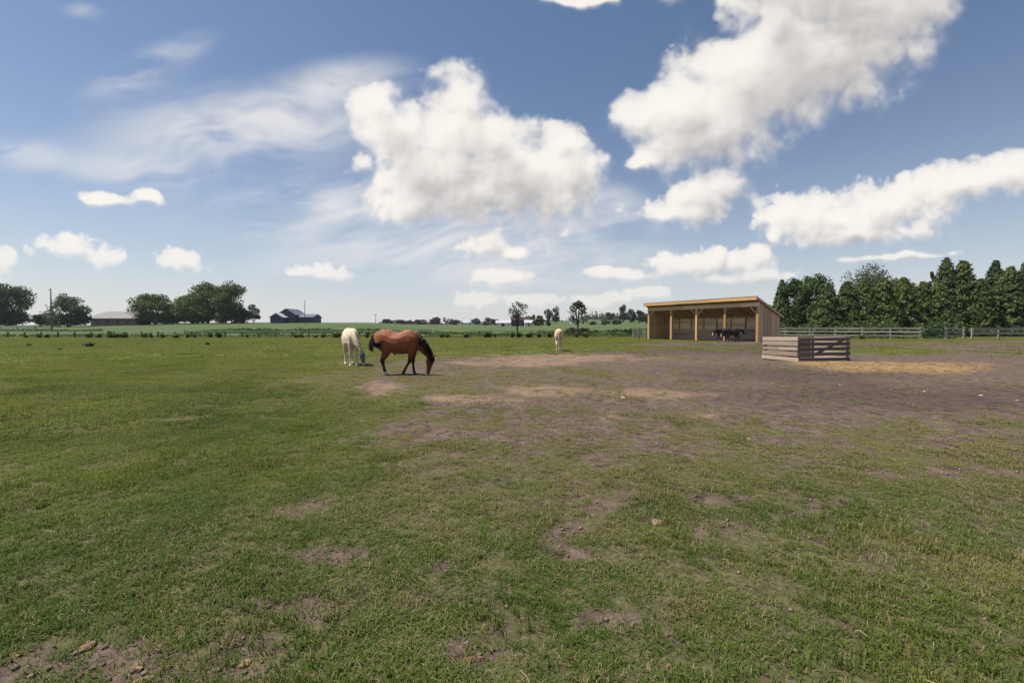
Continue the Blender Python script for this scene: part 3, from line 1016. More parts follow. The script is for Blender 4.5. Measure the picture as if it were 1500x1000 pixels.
# distant middle
gM = 'far trees in the middle distance'
far_list = [(568, 420, 9, 18), (590, 430, 8, 30), (615, 450, 8, 26), (638, 430, 12, 20), (660, 520, 9, 24), (668, 430, 8, 12), (697, 470, 10, 16), (714, 430, 12, 24),
            (726, 420, 9, 14)]
far_lab = ['small far tree at the left end of the distant treeline', 'low wide far tree in the distant treeline over the bay horse', 'low far tree between bay horse and silo',
           'dark far tree just left of the dark silo', 'low far tree behind the dark silo', 'low far bush right of the dark silo', 'far tree behind the small white houses',
           'rounded far tree left of the long white roof', 'small far tree touching the long white roof']
for i, (px, dep, hh, ww) in enumerate(far_list):
    place_tree('far_tree', broadleaf(20 + i, hp(hh, dep), hp(ww, dep), 8, 1100, 0.62, 0.0, 0.85, 'far'), px, dep, far_lab[i], group=gM)
far2 = [(777, 330, 20, 16, 'dark far tree just right of the white farmhouse'), (791, 350, 15, 13, 'lower dark far tree behind the small green field'),
        (803, 400, 22, 15, 'left of two tall dark far trees between the lone trees'), (814, 395, 25, 14, 'right of two tall dark far trees between the lone trees'),
        (789, 260, 13, 16, 'round bush tree at the left edge of the small green field'), (913, 360, 27, 14, 'tallest dark far tree left of the shelter roof'),
        (924, 350, 22, 16, 'middle dark far tree left of the shelter roof'), (936, 345, 20, 16, 'dark far tree nearest the left shelter post'),
        (948, 340, 17, 20, 'dark far tree seen through the left shelter corner'), (893, 420, 14, 15, 'small dark far tree at the woods edge'),
        (887, 250, 8, 14, 'left low bush on the sunlit slope left of the shelter'), (903, 250, 8, 16, 'right low bush on the sunlit slope left of the shelter'),
        (803, 230, 7, 6, 'tiny round tree alone in the small green field'), (868, 255, 5, 9, 'small bush on the slope right of the second lone tree')]
for i, (px, dep, hh, ww, lb) in enumerate(far2):
    place_tree('far_tree', broadleaf(40 + i, hp(hh, dep), hp(ww, dep), 9, 1500, 0.45, 0.03, 0.85, 'far' if dep > 300 else 'maple_dark'), px, dep, lb, group=gM)
# two thin lone trees at the hedge
place_tree('lone_tree', broadleaf(60, hp(50, 92), hp(36, 92), 15, 1500, 0.15, 0.42, 0.42, 'sparse'), 758, 92, 'thin open crowned tree with bare dark trunk near the white roofs')
place_tree('lone_tree', broadleaf(61, hp(49, 94), hp(34, 94), 15, 2200, 0.16, 0.26, 0.42, 'sparse'), 846, 94, 'thin ragged tree rising from bushes right of the palomino horse')
for i, (px, dep, hh, ww, lb) in enumerate([(835, 90, 13, 20, 'left bush under the ragged lone tree'), (853, 89, 14, 20, 'right bush under the ragged lone tree'),
                                           (921, 84, 13, 15, 'round green bush just left of the plank fence')]):
    place_tree('bush', broadleaf(70 + i, hp(hh, dep), hp(ww, dep), 8, 900, 0.16, 0.0, 0.8, 'weed' if i == 3 else 'maple_dark'), px, dep, lb, 'bush')
# right hand belt of trees
gR = 'belt of trees behind the right fence'
belt = [  # kind, px, depth, height px, width px, leaf material, label
    ('b', 1128, 150, 34, 30, 'far', 'distant dark tree just over the low end of the shelter roof'),
    ('c', 1144, 104, 74, 30, 'spruce', 'narrow dark tree rising beside the shelter roof end'),
    ('b', 1163, 102, 82, 40, 'maple_dark', 'dark round topped tree second from the shelter'),
    ('b', 1194, 100, 90, 50, 'maple', 'tall dark maple third from the shelter'),
    ('c', 1212, 88, 68, 46, 'cedar', 'broad low grey green cedar in front of the dark maples'),
    ('c', 1240, 89, 74, 40, 'cedar', 'cedar right of the low grey green cedar'),
    ('b', 1268, 112, 99, 84, 'willow', 'tall pale domed tree standing behind the cedar row'),
    ('c', 1266, 88, 76, 42, 'cedar', 'cedar standing under the pale domed tree'),
    ('c', 1293, 87, 80, 44, 'cedar', 'cedar below the right shoulder of the pale domed tree'),
    ('b', 1316, 112, 80, 44, 'maple', 'leafy tree showing behind the cedars right of the pale dome'),
    ('c', 1322, 88, 80, 42, 'cedar', 'cedar halfway between pale domed tree and tallest spruce'),
    ('c', 1350, 87, 74, 40, 'cedar', 'lower cedar at the foot of the tallest spruce'),
    ('c', 1384, 91, 108, 62, 'spruce', 'tallest pointed spruce left of the notch of sky'),
    ('c', 1408, 90, 104, 60, 'cedar', 'second pointed tree joined to the tallest spruce'),
    ('c', 1372, 86, 72, 40, 'cedar', 'low cedar before the tallest pointed pair'),
    ('c', 1434, 88, 78, 42, 'cedar', 'low cedar under the notch of sky at the right'),
    ('c', 1455, 91, 104, 54, 'spruce', 'dark pointed spruce right of the notch of sky'),
    ('c', 1478, 88, 96, 50, 'cedar', 'broad cedar right of the dark pointed spruce'),
    ('c', 1503, 90, 108, 56, 'spruce', 'spruce cut by the right edge of the photo'),
    ('c', 1535, 88, 100, 56, 'cedar', 'cedar just outside the right edge beyond the edge spruce'),
]
for i, (kd, px, dep, hh, ww, mt, lb) in enumerate(belt):
    hh += 3
    ww *= 1.22 if kd == 'c' else 1.1
    if kd == 'b':
        ms = broadleaf(100 + i, hp(hh, dep), hp(ww, dep), 20, 14000, 0.2, 0.02, 0.88, mt)
    else:
        ms = conifer(100 + i, hp(hh, dep), hp(ww, dep), 16000, 0.15, mt, 0.66 if mt == 'cedar' else 0.80, 0.02, 0.3)
    place_tree({'b': 'maple_tree', 'c': 'cedar_tree' if mt == 'cedar' else 'spruce_tree'}[kd], ms, px, dep, lb, group=gR)

# hedgerow and undergrowth: uncountable
def growth(name, segs, leaf, mat, n, kind='stuff'):
    P, Nn = [], []
    for (px0, px1, d0, d1, hgt, dep_w, k) in segs:
        m_ = int(n * k)
        t = rng.uniform(0, 1, m_)
        px = px0 + (px1 - px0) * t
        dep = d0 + (d1 - d0) * t + rng.uniform(-dep_w, dep_w, m_)
        x = (px - 750) / F * dep
        top = hgt * np.clip(2.9 * fbm(x, dep * 0.3, 3.2, 5, 77, .6) - .75, .06, 1.5)
        z = hill_z(x, dep) + rng.uniform(0, 1, m_) ** (0.8 if leaf < 1 else 1.3) * top
        P.append(np.column_stack((x, dep, z)))
        Nn.append(np.column_stack((rng.normal(0, .4, m_), rng.normal(-.5, .4, m_), rng.uniform(0.2, 1, m_))))
    P, Nn = np.vstack(P), np.vstack(Nn)
    V, f, s = leaf_cloud(P, Nn, leaf, 1.3)
    o = link(name, quick_mesh(name, V, f, s, M[mat]))
    return tag(o, kind=kind)


growth('hedgerow', [(270, 560, 100, 100, 0.7, 4, 1.0), (560, 700, 100, 96, 0.55, 4, 0.5), (700, 940, 92, 92, 0.7, 4, 0.9), (-100, 150, 120, 120, .5, 2, 0.3)], 0.16, 'maple', 9000)
growth('undergrowth', [(1140, 1600, 81, 81, 2.1, 2.5, 1.0)], 0.2, 'maple_dark', 12000)
growth('tall_weeds', [(-150, 640, 78, 80, 0.45, 2.5, 1.0), (640, 930, 80, 80, 0.55, 3, 0.6), (1140, 1400, 66, 64, 0.3, 0.6, 0.2)], 0.11, 'weed', 9000)
# far woods on the skyline
growth('far_woods', [(856, 1010, 800, 760, 13, 25, 0.5), (555, 740, 900, 900, 7, 30, 0.5), (740, 860, 850, 850, 6, 30, 0.3)], 1.5, 'far', 11000)


# leafy weed clumps along the fence
def weed_mesh(seed, h, w, n=160, leaf=0.09):
    r = np.random.default_rng(seed)
    segs, P, Nn = [], [], []
    for k in range(9):
        a, b_ = r.uniform(0, 6.28), r.uniform(0.05, 0.5) * w
        tip = (math.cos(a) * b_, math.sin(a) * b_, h * r.uniform(0.55, 1.0))
        segs.append(((tip[0] * 0.3, tip[1] * 0.3, -0.05), tip, 0.012, 0.004))
        t = r.uniform(0.15, 1.05, n // 9)
        p = np.outer(t, np.array(tip)) + r.normal(0, 0.07 * w + 0.02, (n // 9, 3))
        p[:, 2] = np.clip(p[:, 2], 0.03, None)
        P.append(p)
        Nn.append(np.tile([math.cos(a) * .5, math.sin(a) * .5, 0.8], (n // 9, 1)))
    V, f, s = leaf_cloud(np.vstack(P), np.vstack(Nn), leaf, 1.6)
    return limb_mesh('stem', segs, M['weed']), quick_mesh('leaves', V, f, s, M['weed'])


WM = [weed_mesh(200 + k, 0.85, 0.75) for k in range(5)]
def weed(px, dep, hh, ww, label, group, k):
    x, y, z = spot(px, dep)
    o = empty('weed_clump', (x, y, z), random.uniform(0, 6.28))
    s = hp(hh * 0.85, dep) / 0.85
    o.scale = (hp(ww, dep) / 0.75, hp(ww, dep) / 0.75, s)
    link('stem', WM[k % 5][0], o)
    link('leaves', WM[k % 5][1], o)
    tag(o, label, 'weed', group)


LAND = [(17, 'the leftmost dark tree'), (76, 'the tall bare pole'), (101, 'the greyish willow'), (160, 'the left barn end'), (186, 'the right barn end'), (228, 'the wide low tree'),
        (282, 'the big clump, left part'), (306, 'the big clump middle'), (340, 'the big clump, right end'), (372, 'the small lone tree'), (447, 'the blue barn pole'), (475, 'the blue barn'),
        (508, 'the white horse'), (585, 'the bay horse'), (651, 'the dark silo'), (685, 'the tiny white houses'), (714, 'the rounded far tree'), (739, 'the long white roof'), (758, 'the bare trunked lone tree'),
        (774, 'the small white farmhouse'), (791, 'the small green field'), (810, 'the palomino horse'), (850, 'the ragged lone tree')]
wd_ = [(57, 7, 7), (68, 8, 10), (38, 5, 6), (130, 8, 12), (143, 8, 12), (163, 10, 14), (172, 9, 10), (182, 9, 14), (213, 9, 9), (221, 9, 7), (238, 8, 10), (258, 9, 14),
       (275, 8, 8), (285, 8, 8), (309, 9, 6), (321, 10, 12), (362, 7, 6), (434, 7, 12), (442, 8, 8), (462, 6, 10), (473, 7, 7), (494, 11, 14), (538, 11, 10),
       (648, 8, 10), (655, 9, 12), (683, 7, 12), (712, 9, 8), (716, 10, 10), (725, 8, 6), (750, 9, 8), (760, 10, 12), (772, 9, 10), (777, 10, 8),
       (790, 8, 9), (805, 9, 10), (845, 8, 8), (858, 11, 10), (1262, 8, 10)]
used_labels = set()
for k, (px, hh, ww) in enumerate(wd_):
    if px < 1000:
        lx0, ln = min(LAND, key=lambda q_: abs(q_[0] - px))
        sz_ = 'tall' if hh >= 10 else ('low' if hh <= 7 else ('broad' if ww >= 12 else 'leafy'))
        wh_ = 'directly below' if abs(lx0 - px) < 4 else ('below and left of' if px < lx0 else 'below and right of')
        lb = sz_ + ' weed clump by the fence ' + wh_ + ' ' + ln
        if lb in used_labels:
            lb = 'right hand ' + lb
        used_labels.add(lb)
    else:
        lb = 'leafy weed clump at the grey board fence right of the hay feeder' if px < 1300 else 'low weed clump at the board fence just left of the gate'
    weed(px, (70 if px < 600 else 72) if px < 1000 else 60.5, hh, ww, lb, 'weed clumps along the fences', k)
weed(131, 35, 9, 12, 'dark weed tuft standing alone in the left pasture', None, 1)
weed(42, 38, 4, 9, 'low dark weed tuft at the far left of the pasture', None, 2)
weed(86, 31, 3.5, 10, 'flat dark weed tuft left of the tallest lone tuft', None, 3)
weed(304, 40, 5, 9, 'small dark tuft in the pasture below the big tree clump', None, 4)


# ------------------------------------------------------------------ farm buildings
def prism(name, pts, y0, y1, mat, parent):
    """profile in XZ extruded along Y"""
    n = len(pts)
    vs = [(x, y0, z) for x, z in pts] + [(x, y1, z) for x, z in pts]
    fs = [tuple(range(n)), tuple(range(2 * n - 1, n - 1, -1))]
    for k in range(n):
        fs.append((k, n + k, n + (k + 1) % n, (k + 1) % n))
    me = bpy.data.meshes.new(name)
    me.from_pydata(vs, [], fs)
    bm = bmesh.new()
    bm.from_mesh(me)
    bmesh.ops.recalc_face_normals(bm, faces=bm.faces)
    bm.to_mesh(me)
    bm.free()
    me.materials.append(mat)
    return link(name, me, parent)


def house(name, px, dep, wpx, eave, ridge, depth, wallm, roofm, label, cat='barn', rz=0.0, gable_front=False, door=None, windows=0, sink=0.3):
    """gabled building; eave and ridge heights in metres; ridge along local X unless gable_front"""
    x, y, z = spot(px, dep)
    o = empty(name, (x, y, z), rz)
    tag(o, label, cat)
    w = hp(wpx, dep)
    add_gable(o, 0, 0, w, depth, eave, ridge, wallm, roofm, gable_front, sink)
    if door:
        prism('door', [(-door[0] / 2, 0.0), (door[0] / 2, 0.0), (door[0] / 2, door[1]), (-door[0] / 2, door[1])], -depth / 2 - 0.05, -depth / 2 - 0.01, door[2], o)
    for k in range(windows):
        wx = -w / 2 + w * (k + 0.5) / windows
        if door and abs(wx) < door[0]:
            continue
        prism('window', [(wx - .45, eave * .4), (wx + .45, eave * .4), (wx + .45, eave * .75), (wx - .45, eave * .75)], -depth / 2 - 0.06, -depth / 2 - 0.01, M['pane'], o)
    return o


def add_gable(o, cx, cy, w, d, eave, ridge, wallm, roofm, gable_front=False, sink=0.3):
    if gable_front:
        prism('wall', [(cx - w / 2, -sink), (cx + w / 2, -sink), (cx + w / 2, eave), (cx, ridge), (cx - w / 2, eave)], cy - d / 2, cy + d / 2, wallm, o)
        for s in (-1, 1):
            x0 = cx + s * (w / 2 + 0.35)
            ze = eave - 0.35 * (ridge - eave) / (w / 2)
            prism('roof', [(cx, ridge + 0.02), (x0, ze + 0.02), (x0, ze + 0.2), (cx, ridge + 0.2)], cy - d / 2 - 0.35, cy + d / 2 + 0.35, roofm, o)
    else:
        wl_ = prism('wall', [(-d / 2, -sink), (d / 2, -sink), (d / 2, eave), (0, ridge), (-d / 2, eave)], -w / 2, w / 2, wallm, o)
        wl_.rotation_euler = (0, 0, math.pi / 2)
        wl_.location = (cx, cy, 0)
        for s in (-1, 1):
            x0 = s * (d / 2 + 0.4)
            ze = eave - 0.4 * (ridge - eave) / (d / 2)
            r_ = prism('roof', [(0, ridge + 0.02), (x0, ze + 0.02), (x0, ze + 0.22), (0, ridge + 0.22)], -w / 2 - 0.4, w / 2 + 0.4, roofm, o)
            r_.rotation_euler = (0, 0, math.pi / 2)
            r_.location = (cx, cy, 0)


M['pane'] = plain('dark_pane', (0.03, 0.035, 0.045), 0.15, 0.1)
M['roofgrey'] = plain('grey_roof', (0.19, 0.185, 0.18), 0.7, 0.15, 0.8)
M['navy'] = plain('blue_siding', (0.055, 0.065, 0.105), 0.7, 0.2, 0.8)
M['navyroof'] = plain('pale_roof_metal', (0.42, 0.42, 0.45), 0.5, 0.12, 0.8)
M['bluegrey'] = plain('blue_roof', (0.11, 0.115, 0.16), 0.6, 0.15, 0.8)
M['stone'] = plain('field_stone', (0.17, 0.16, 0.155), 0.9, 0.3, 1.5)
M['white'] = plain('white_paint', (0.78, 0.78, 0.76), 0.6, 0.05, 1)
M['maroon'] = plain('dark_red_boards', (0.06, 0.032, 0.036), 0.8, 0.25, 1)
M['silo'] = plain('dark_silo', (0.10, 0.10, 0.115), 0.6, 0.2, 0.8)
M['darkwall'] = plain('dark_barn_boards', (0.10, 0.095, 0.095), 0.85, 0.3, 0.8)

# grey roofed barn at the left: long hipped roof, dark band under the eave
bx, by, bz = spot(176, 196)
barn = empty('grey_barn', (bx, by, bz), 0.1)
tag(barn, 'long low barn with grey hipped roof beside the wide green tree', 'barn')
w, d, e, rdg = hp(66, 196), 9.0, 2.9, 6.0
prism('wall', [(-w / 2 + 1.5, -0.5), (w / 2, -0.5), (w / 2, e), (-w / 2 + 1.5, e)], -d / 2, d / 2, M['stone'], barn)
prism('fascia', [(-w / 2 + 1.3, e - 0.75), (w / 2, e - 0.75), (w / 2, e - 0.02), (-w / 2 + 1.3, e - 0.02)], -d / 2 - 0.25, -d / 2 - 0.01, M['darkwall'], barn)
me = bpy.data.meshes.new('roof')
a = w / 2 + 0.6
me.from_pydata([(-a, -d / 2 - .6, e - .02), (a, -d / 2 - .6, e), (a, d / 2 + .6, e), (-a, d / 2 + .6, e - .02), (-a + 5.2, 0, rdg), (a, 0, rdg)], [],
               [(0, 1, 5, 4), (1, 2, 5), (2, 3, 4, 5), (3, 0, 4), (3, 2, 1, 0)])
me.materials.append(M['roofgrey'])
link('roof', me, barn)
for k in range(4):
    wx = -w / 2 + 4 + k * 4
    prism('window', [(wx - .5, 0.9), (wx + .5, 0.9), (wx + .5, 1.8), (wx - .5, 1.8)], -d / 2 - 0.06, -d / 2 - 0.01, M['pane'], barn)

# blue barn: tall gable, small gable in front and a long wing
bx, by, bz = spot(420, 212)
nb = empty('blue_barn', (bx, by, bz), 0.0)
tag(nb, 'dark blue barn with two gables and a long low wing', 'barn')
add_gable(nb, 1.6, 2.5, 8.4, 12, 3.6, 6.3, M['navy'], M['bluegrey'], True, 1.0)
add_gable(nb, -0.3, -6.2, 5.4, 5, 2.4, 4.1, M['navy'], M['navyroof'], True, 1.0)
add_gable(nb, 9.6, 2.5, 7.2, 9, 2.5, 3.9, M['navy'], M['bluegrey'], False, 1.0)
prism('door', [(3.0, 0), (5.0, 0), (5.0, 2.6), (3.0, 2.6)], -3.58, -3.51, M['darkwall'], nb)
for wx in (-1.5, 0.9):
    prism('window', [(wx - .4, .9), (wx + .4, .9), (wx + .4, 1.9), (wx - .4, 1.9)], -8.76, -8.71, M['pane'], nb)
house('white_shed', 249, 215, 18, 1.4, 1.9, 5, M['white'], M['navyroof'], 'small white roofed shed glimpsed between two left trees', 'shed', door=(1.2, 1.2, M['darkwall']))

# distant farms
sx, sy, sz = spot(651, 520)
si = empty('silo', (sx, sy, sz))
tag(si, 'dark round silo standing over the distant farm', 'silo')
r_ = hp(3.4, 520) / 2 * 1.2
rod('body', (0, 0, -1), (0, 0, hp(9, 520)), r_, r_, M['silo'], si, 16)
zz_ = hp(9, 520)
link('dome', tube_mesh('dome', [(Vector((0, 0, zz_ + 0.003)), r_ * 1.01, r_ * 1.01, Vector((1, 0, 0)), Vector((0, 1, 0))), (Vector((0, 0, zz_ + r_ * .6)), r_ * .75, r_ * .75, Vector((1, 0, 0)), Vector((0, 1, 0))),
                               (Vector((0, 0, zz_ + r_ * .9)), .2, .2, Vector((1, 0, 0)), Vector((0, 1, 0)))], 16, M['silo']), si)
house('farm_shed', 648, 505, 8, 1.6, 2.6, 7, M['white'], M['navyroof'], 'low white shed at the foot of the dark silo', 'shed', door=(2, 1.3, M['darkwall']))
house('farm_house', 673, 500, 4, 3.0, 4.6, 6, M['white'], M['roofgrey'], 'leftmost tiny white house of the distant farm', 'house', windows=2, gable_front=True)
house('farm_house', 683, 495, 8, 2.2, 4.0, 7, M['white'], M['navyroof'], 'middle tiny white house right of the silo', 'house', windows=3)
house('farm_house', 693, 500, 4, 2.8, 4.2, 6, M['white'], M['roofgrey'], 'rightmost tiny white house of the distant farm', 'house', windows=2, gable_front=True)
house('long_barn', 737, 300, 20, 2.2, 3.8, 8, M['white'], M['navyroof'], 'long low barn with bright white roof left of the bare trunk', 'barn', windows=5, door=(2.2, 2.0, M['maroon']))
house('red_barn', 762, 310, 26, 4.2, 6.0, 9, M['maroon'], M['maroon'], 'dark red barn right behind the bare trunked tree', 'barn', door=(2.4, 3, M['darkwall']), windows=4)
house('white_house', 774, 285, 11, 2.2, 3.8, 7, M['white'], M['navyroof'], 'small white farmhouse right of the dark red barn', 'house', windows=3, door=(1, 1.9, M['maroon']))
house('white_cabin', 838, 330, 4, 2.4, 3.6, 5, M['white'], M['roofgrey'], 'tiny white gable left of the ragged lone tree', 'house', windows=1, gable_front=True)


# poles
def pole(name, px, dep, hh, r, label, bits=()):
    x, y, z = spot(px, dep)
    o = empty(name, (x, y, z))
    tag(o, label, 'pole')
    h_ = hp(hh, dep)
    rod('shaft', (0, 0, -0.4), (0.0, 0, h_), r, r * 0.72, M['pole'], o, 10)
    for (z_, wd) in bits:
        board('bracket', (-wd / 2, -r - 0.06, h_ * z_), (wd / 2, -r - 0.06, h_ * z_), 0.12, 0.1, M['pole'], o)
    return o


pole('utility_pole', 76, 115, 63, 0.19, 'tall bare wooden pole between two left trees', ((0.965, 0.5),))
pole('utility_pole', 447, 195, 34, 0.16, 'thin pole standing in front of the blue barn', ((0.7, 0.7), (0.97, 0.5)))
lp = pole('lamp_post', 550.5, 200, 13, 0.13, 'short thin post on the hill crest over the bay horse', ())
board('lamp_head', (-0.4, 0, hp(13, 200) + .12), (0.4, 0, hp(13, 200) + .12), 0.22, 0.3, M['pole'], lp)


# ------------------------------------------------------------------ horses
def crom(rows, k):
    """Catmull-Rom densify rows of numbers"""
    A = np.array(rows, float)
    out = []
    n = len(A)
    for i in range(n - 1):
        p0, p1, p2, p3 = A[max(i - 1, 0)], A[i], A[i + 1], A[min(i + 2, n - 1)]
        for s in range(k):
            t = s / k
            out.append(0.5 * ((2 * p1) + (-p0 + p2) * t + (2 * p0 - 5 * p1 + 4 * p2 - p3) * t * t + (-p0 + 3 * p1 - 3 * p2 + p3) * t ** 3))
    out.append(A[-1])
    return np.array(out)


def path_tube(bm, rows, k, lateral, seg=12, fat=1.0):
    """rows (x, y, z, half height, half width) -> closed tube added to bm; returns dense rows"""
    Dn = crom(rows, k)
    if fat != 1.0:
        Dn[:, 3:] *= fat
    rings = []
    for i, rw in enumerate(Dn):
        a = Dn[min(i + 1, len(Dn) - 1)][:3] - Dn[max(i - 1, 0)][:3]
        ax = Vector(a).normalized()
        ea = (lateral - ax * lateral.dot(ax)).normalized()
        eb = ax.cross(ea)
        c = Vector(rw[:3])
        hh, hw = max(rw[3], .004), max(rw[4], .004)
        rings.append([bm.verts.new(c + ea * (hw * math.cos(2 * math.pi * j / seg)) + eb * (hh * math.sin(2 * math.pi * j / seg))) for j in range(seg)])
    for i in range(len(rings) - 1):
        for j in range(seg):
            bm.faces.new((rings[i][j], rings[i][(j + 1) % seg], rings[i + 1][(j + 1) % seg], rings[i + 1][j]))
    bm.faces.new(rings[0][::-1])
    bm.faces.new(rings[-1])
    return Dn


YL, XL = Vector((0, 1, 0)), Vector((1, 0, 0))
TRUNK = [(-.80, 0, 1.20, .14, .10), (-.74, 0, 1.20, .23, .17), (-.62, 0, 1.18, .31, .25), (-.42, 0, 1.165, .355, .29), (-.22, 0, 1.10, .345, .30), (0, 0, 1.05, .36, .315),
         (.2, 0, 1.055, .375, .295), (.38, 0, 1.115, .395, .24), (.52, 0, 1.12, .345, .22), (.64, 0, 1.10, .27, .19), (.73, 0, 1.08, .16, .12)]


def front_leg(y, knee=(.5, .46), fet=(.5, .135), hoof=(.55, .0)):
    kx, kz = knee
    fx, fz = fet
    return [(.50, y * .9, 1.05, .17, .09), (.51, y, .88, .125, .085), ((.51 + kx) / 2 + .01, y, (.88 + kz) / 2 + .02, .078, .062), (kx + .005, y, kz + .05, .055, .05), (kx + .01, y, kz, .056, .052),
            ((kx * .85 + fx * .15), y, kz * .85 + fz * .15, .042, .038), ((kx + fx) / 2, y, (kz + fz) / 2, .036, .032), (fx, y, fz, .045, .04), ((fx + hoof[0]) / 2, y, hoof[1] + .085, .036, .034),
            (hoof[0] - .012, y, hoof[1] + .05, .05, .046), (hoof[0], y, hoof[1] + .003, .064, .056)]


def hind_leg(y, dx=0.0, dhoof=0.0):
    return [(-.52 + dx * .2, y * .8, 1.12, .24, .13), (-.47 + dx * .4, y, .93, .185, .115), (-.47 + dx * .6, y, .78, .13, .09), (-.55 + dx * .8, y, .63, .085, .065), (-.645 + dx, y, .52, .07, .052),
            (-.655 + dx, y, .47, .062, .048), (-.645 + dx, y, .40, .046, .04), (-.64 + dx + dhoof * .5, y, .28, .038, .034), (-.63 + dx + dhoof, y, .14, .046, .04), (-.60 + dx + dhoof, y, .085, .037, .035),
            (-.572 + dx + dhoof, y, .05, .05, .046), (-.56 + dx + dhoof, y, .003, .064, .056)]


def neck_rows(poll, base=(.50, 1.20), sway=0.0):
    (px, pz), (bx_, bz_) = poll, base
    r = []
    for t, hh, hw in ((0, .30, .17), (.2, .27, .145), (.42, .215, .112), (.65, .17, .09), (.85, .14, .078), (1, .115, .07)):
        bow = math.sin(t * math.pi) * .06
        r.append((bx_ + (px - bx_) * t + bow, sway * t * t, bz_ + (pz - bz_) * t + bow * .6, hh, hw))
    return r


def head_rows(poll, muzzle, sway=0.0, sway2=0.0):
    (px, pz), (mx, mz) = poll, muzzle
    r = []
    for t, hh, hw in ((-.05, .075, .06), (.08, .115, .078), (.25, .135, .088), (.42, .115, .078), (.6, .088, .062), (.78, .07, .054), (.9, .066, .056), (.985, .052, .046), (1.02, .025, .025)):
        r.append((px + (mx - px) * t, sway + (sway2 - sway) * t, pz + (mz - pz) * t, hh, hw))
    return r


def coat_mat():
    m, N, b = new_mat('horse_coat')
    a = N.new('ShaderNodeAttribute', attribute_name='coat')
    c = N.new('ShaderNodeTexCoord').outputs['Object']
    n = N.noise(c, 9, 4, 0.55)
    br = N.ss(n, 0.25, 0.75, 0.8, 1.15)
    N.put(b.inputs['Base Color'], N.mix(1.0, a.outputs['Color'], N.comb(br, br, br), 'MULTIPLY'))
    b.inputs['Roughness'].default_value = 0.6
    b.inputs['Specular IOR Level'].default_value = 0.25
    b.inputs['Sheen Weight'].default_value = 0.12
    fb = N.noise(N.vm('MULTIPLY', c, (30.0, 60.0, 60.0)), 4, 3, 0.5)
    bp = N.new('ShaderNodeBump')
    bp.inputs['Strength'].default_value = 0.15
    bp.inputs['Distance'].default_value = 0.004
    N.put(bp.inputs['Height'], fb)
    N.put(b.inputs['Normal'], bp.outputs[0])
    return m


M['coat'] = coat_mat()
M['hair_black'] = plain('black_hair', (0.012, 0.010, 0.010), 0.5, 0.3, 20)
M['hair_white'] = plain('cream_hair', (0.55, 0.48, 0.38), 0.6, 0.15, 20)
M['eye'] = plain('horse_eye', (0.01, 0.008, 0.006), 0.1, 0.1, 20)
M['mask'] = plain('fly_mask_mesh', (0.10, 0.125, 0.19), 0.8, 0.2, 60)


def hair(name, roots, tips, mids, w, mat, parent, seg=6):
    """bundle of tapering flat locks"""
    vs, fs, sz = [], [], []
    for r0, md, tp in zip(roots, mids, tips):
        r0, md, tp = Vector(r0), Vector(md), Vector(tp)
        side = (tp - r0).cross(Vector((random.uniform(-1, 1), random.uniform(-1, 1), random.uniform(-.4, .4))))
        if side.length < 1e-5:
            side = Vector((0, 1, 0))
        side.normalize()
        b0 = len(vs)
        ww = w * random.uniform(.6, 1.3)
        for s in range(seg):
            t = s / seg
            p = r0 * (1 - t) ** 2 + md * 2 * t * (1 - t) + tp * t * t
            k = ww * (1 - 0.75 * t) * 0.5
            vs += [tuple(p - side * k), tuple(p + side * k)]
        vs.append(tuple(tp))
        for s in range(seg - 1):
            fs += [b0 + 2 * s, b0 + 2 * s + 1, b0 + 2 * s + 3, b0 + 2 * s + 2]
            sz.append(4)
        fs += [b0 + 2 * seg - 2, b0 + 2 * seg - 1, b0 + 2 * seg]
        sz.append(3)
    return link(name, quick_mesh(name, vs, fs, sz, mat, True), parent)


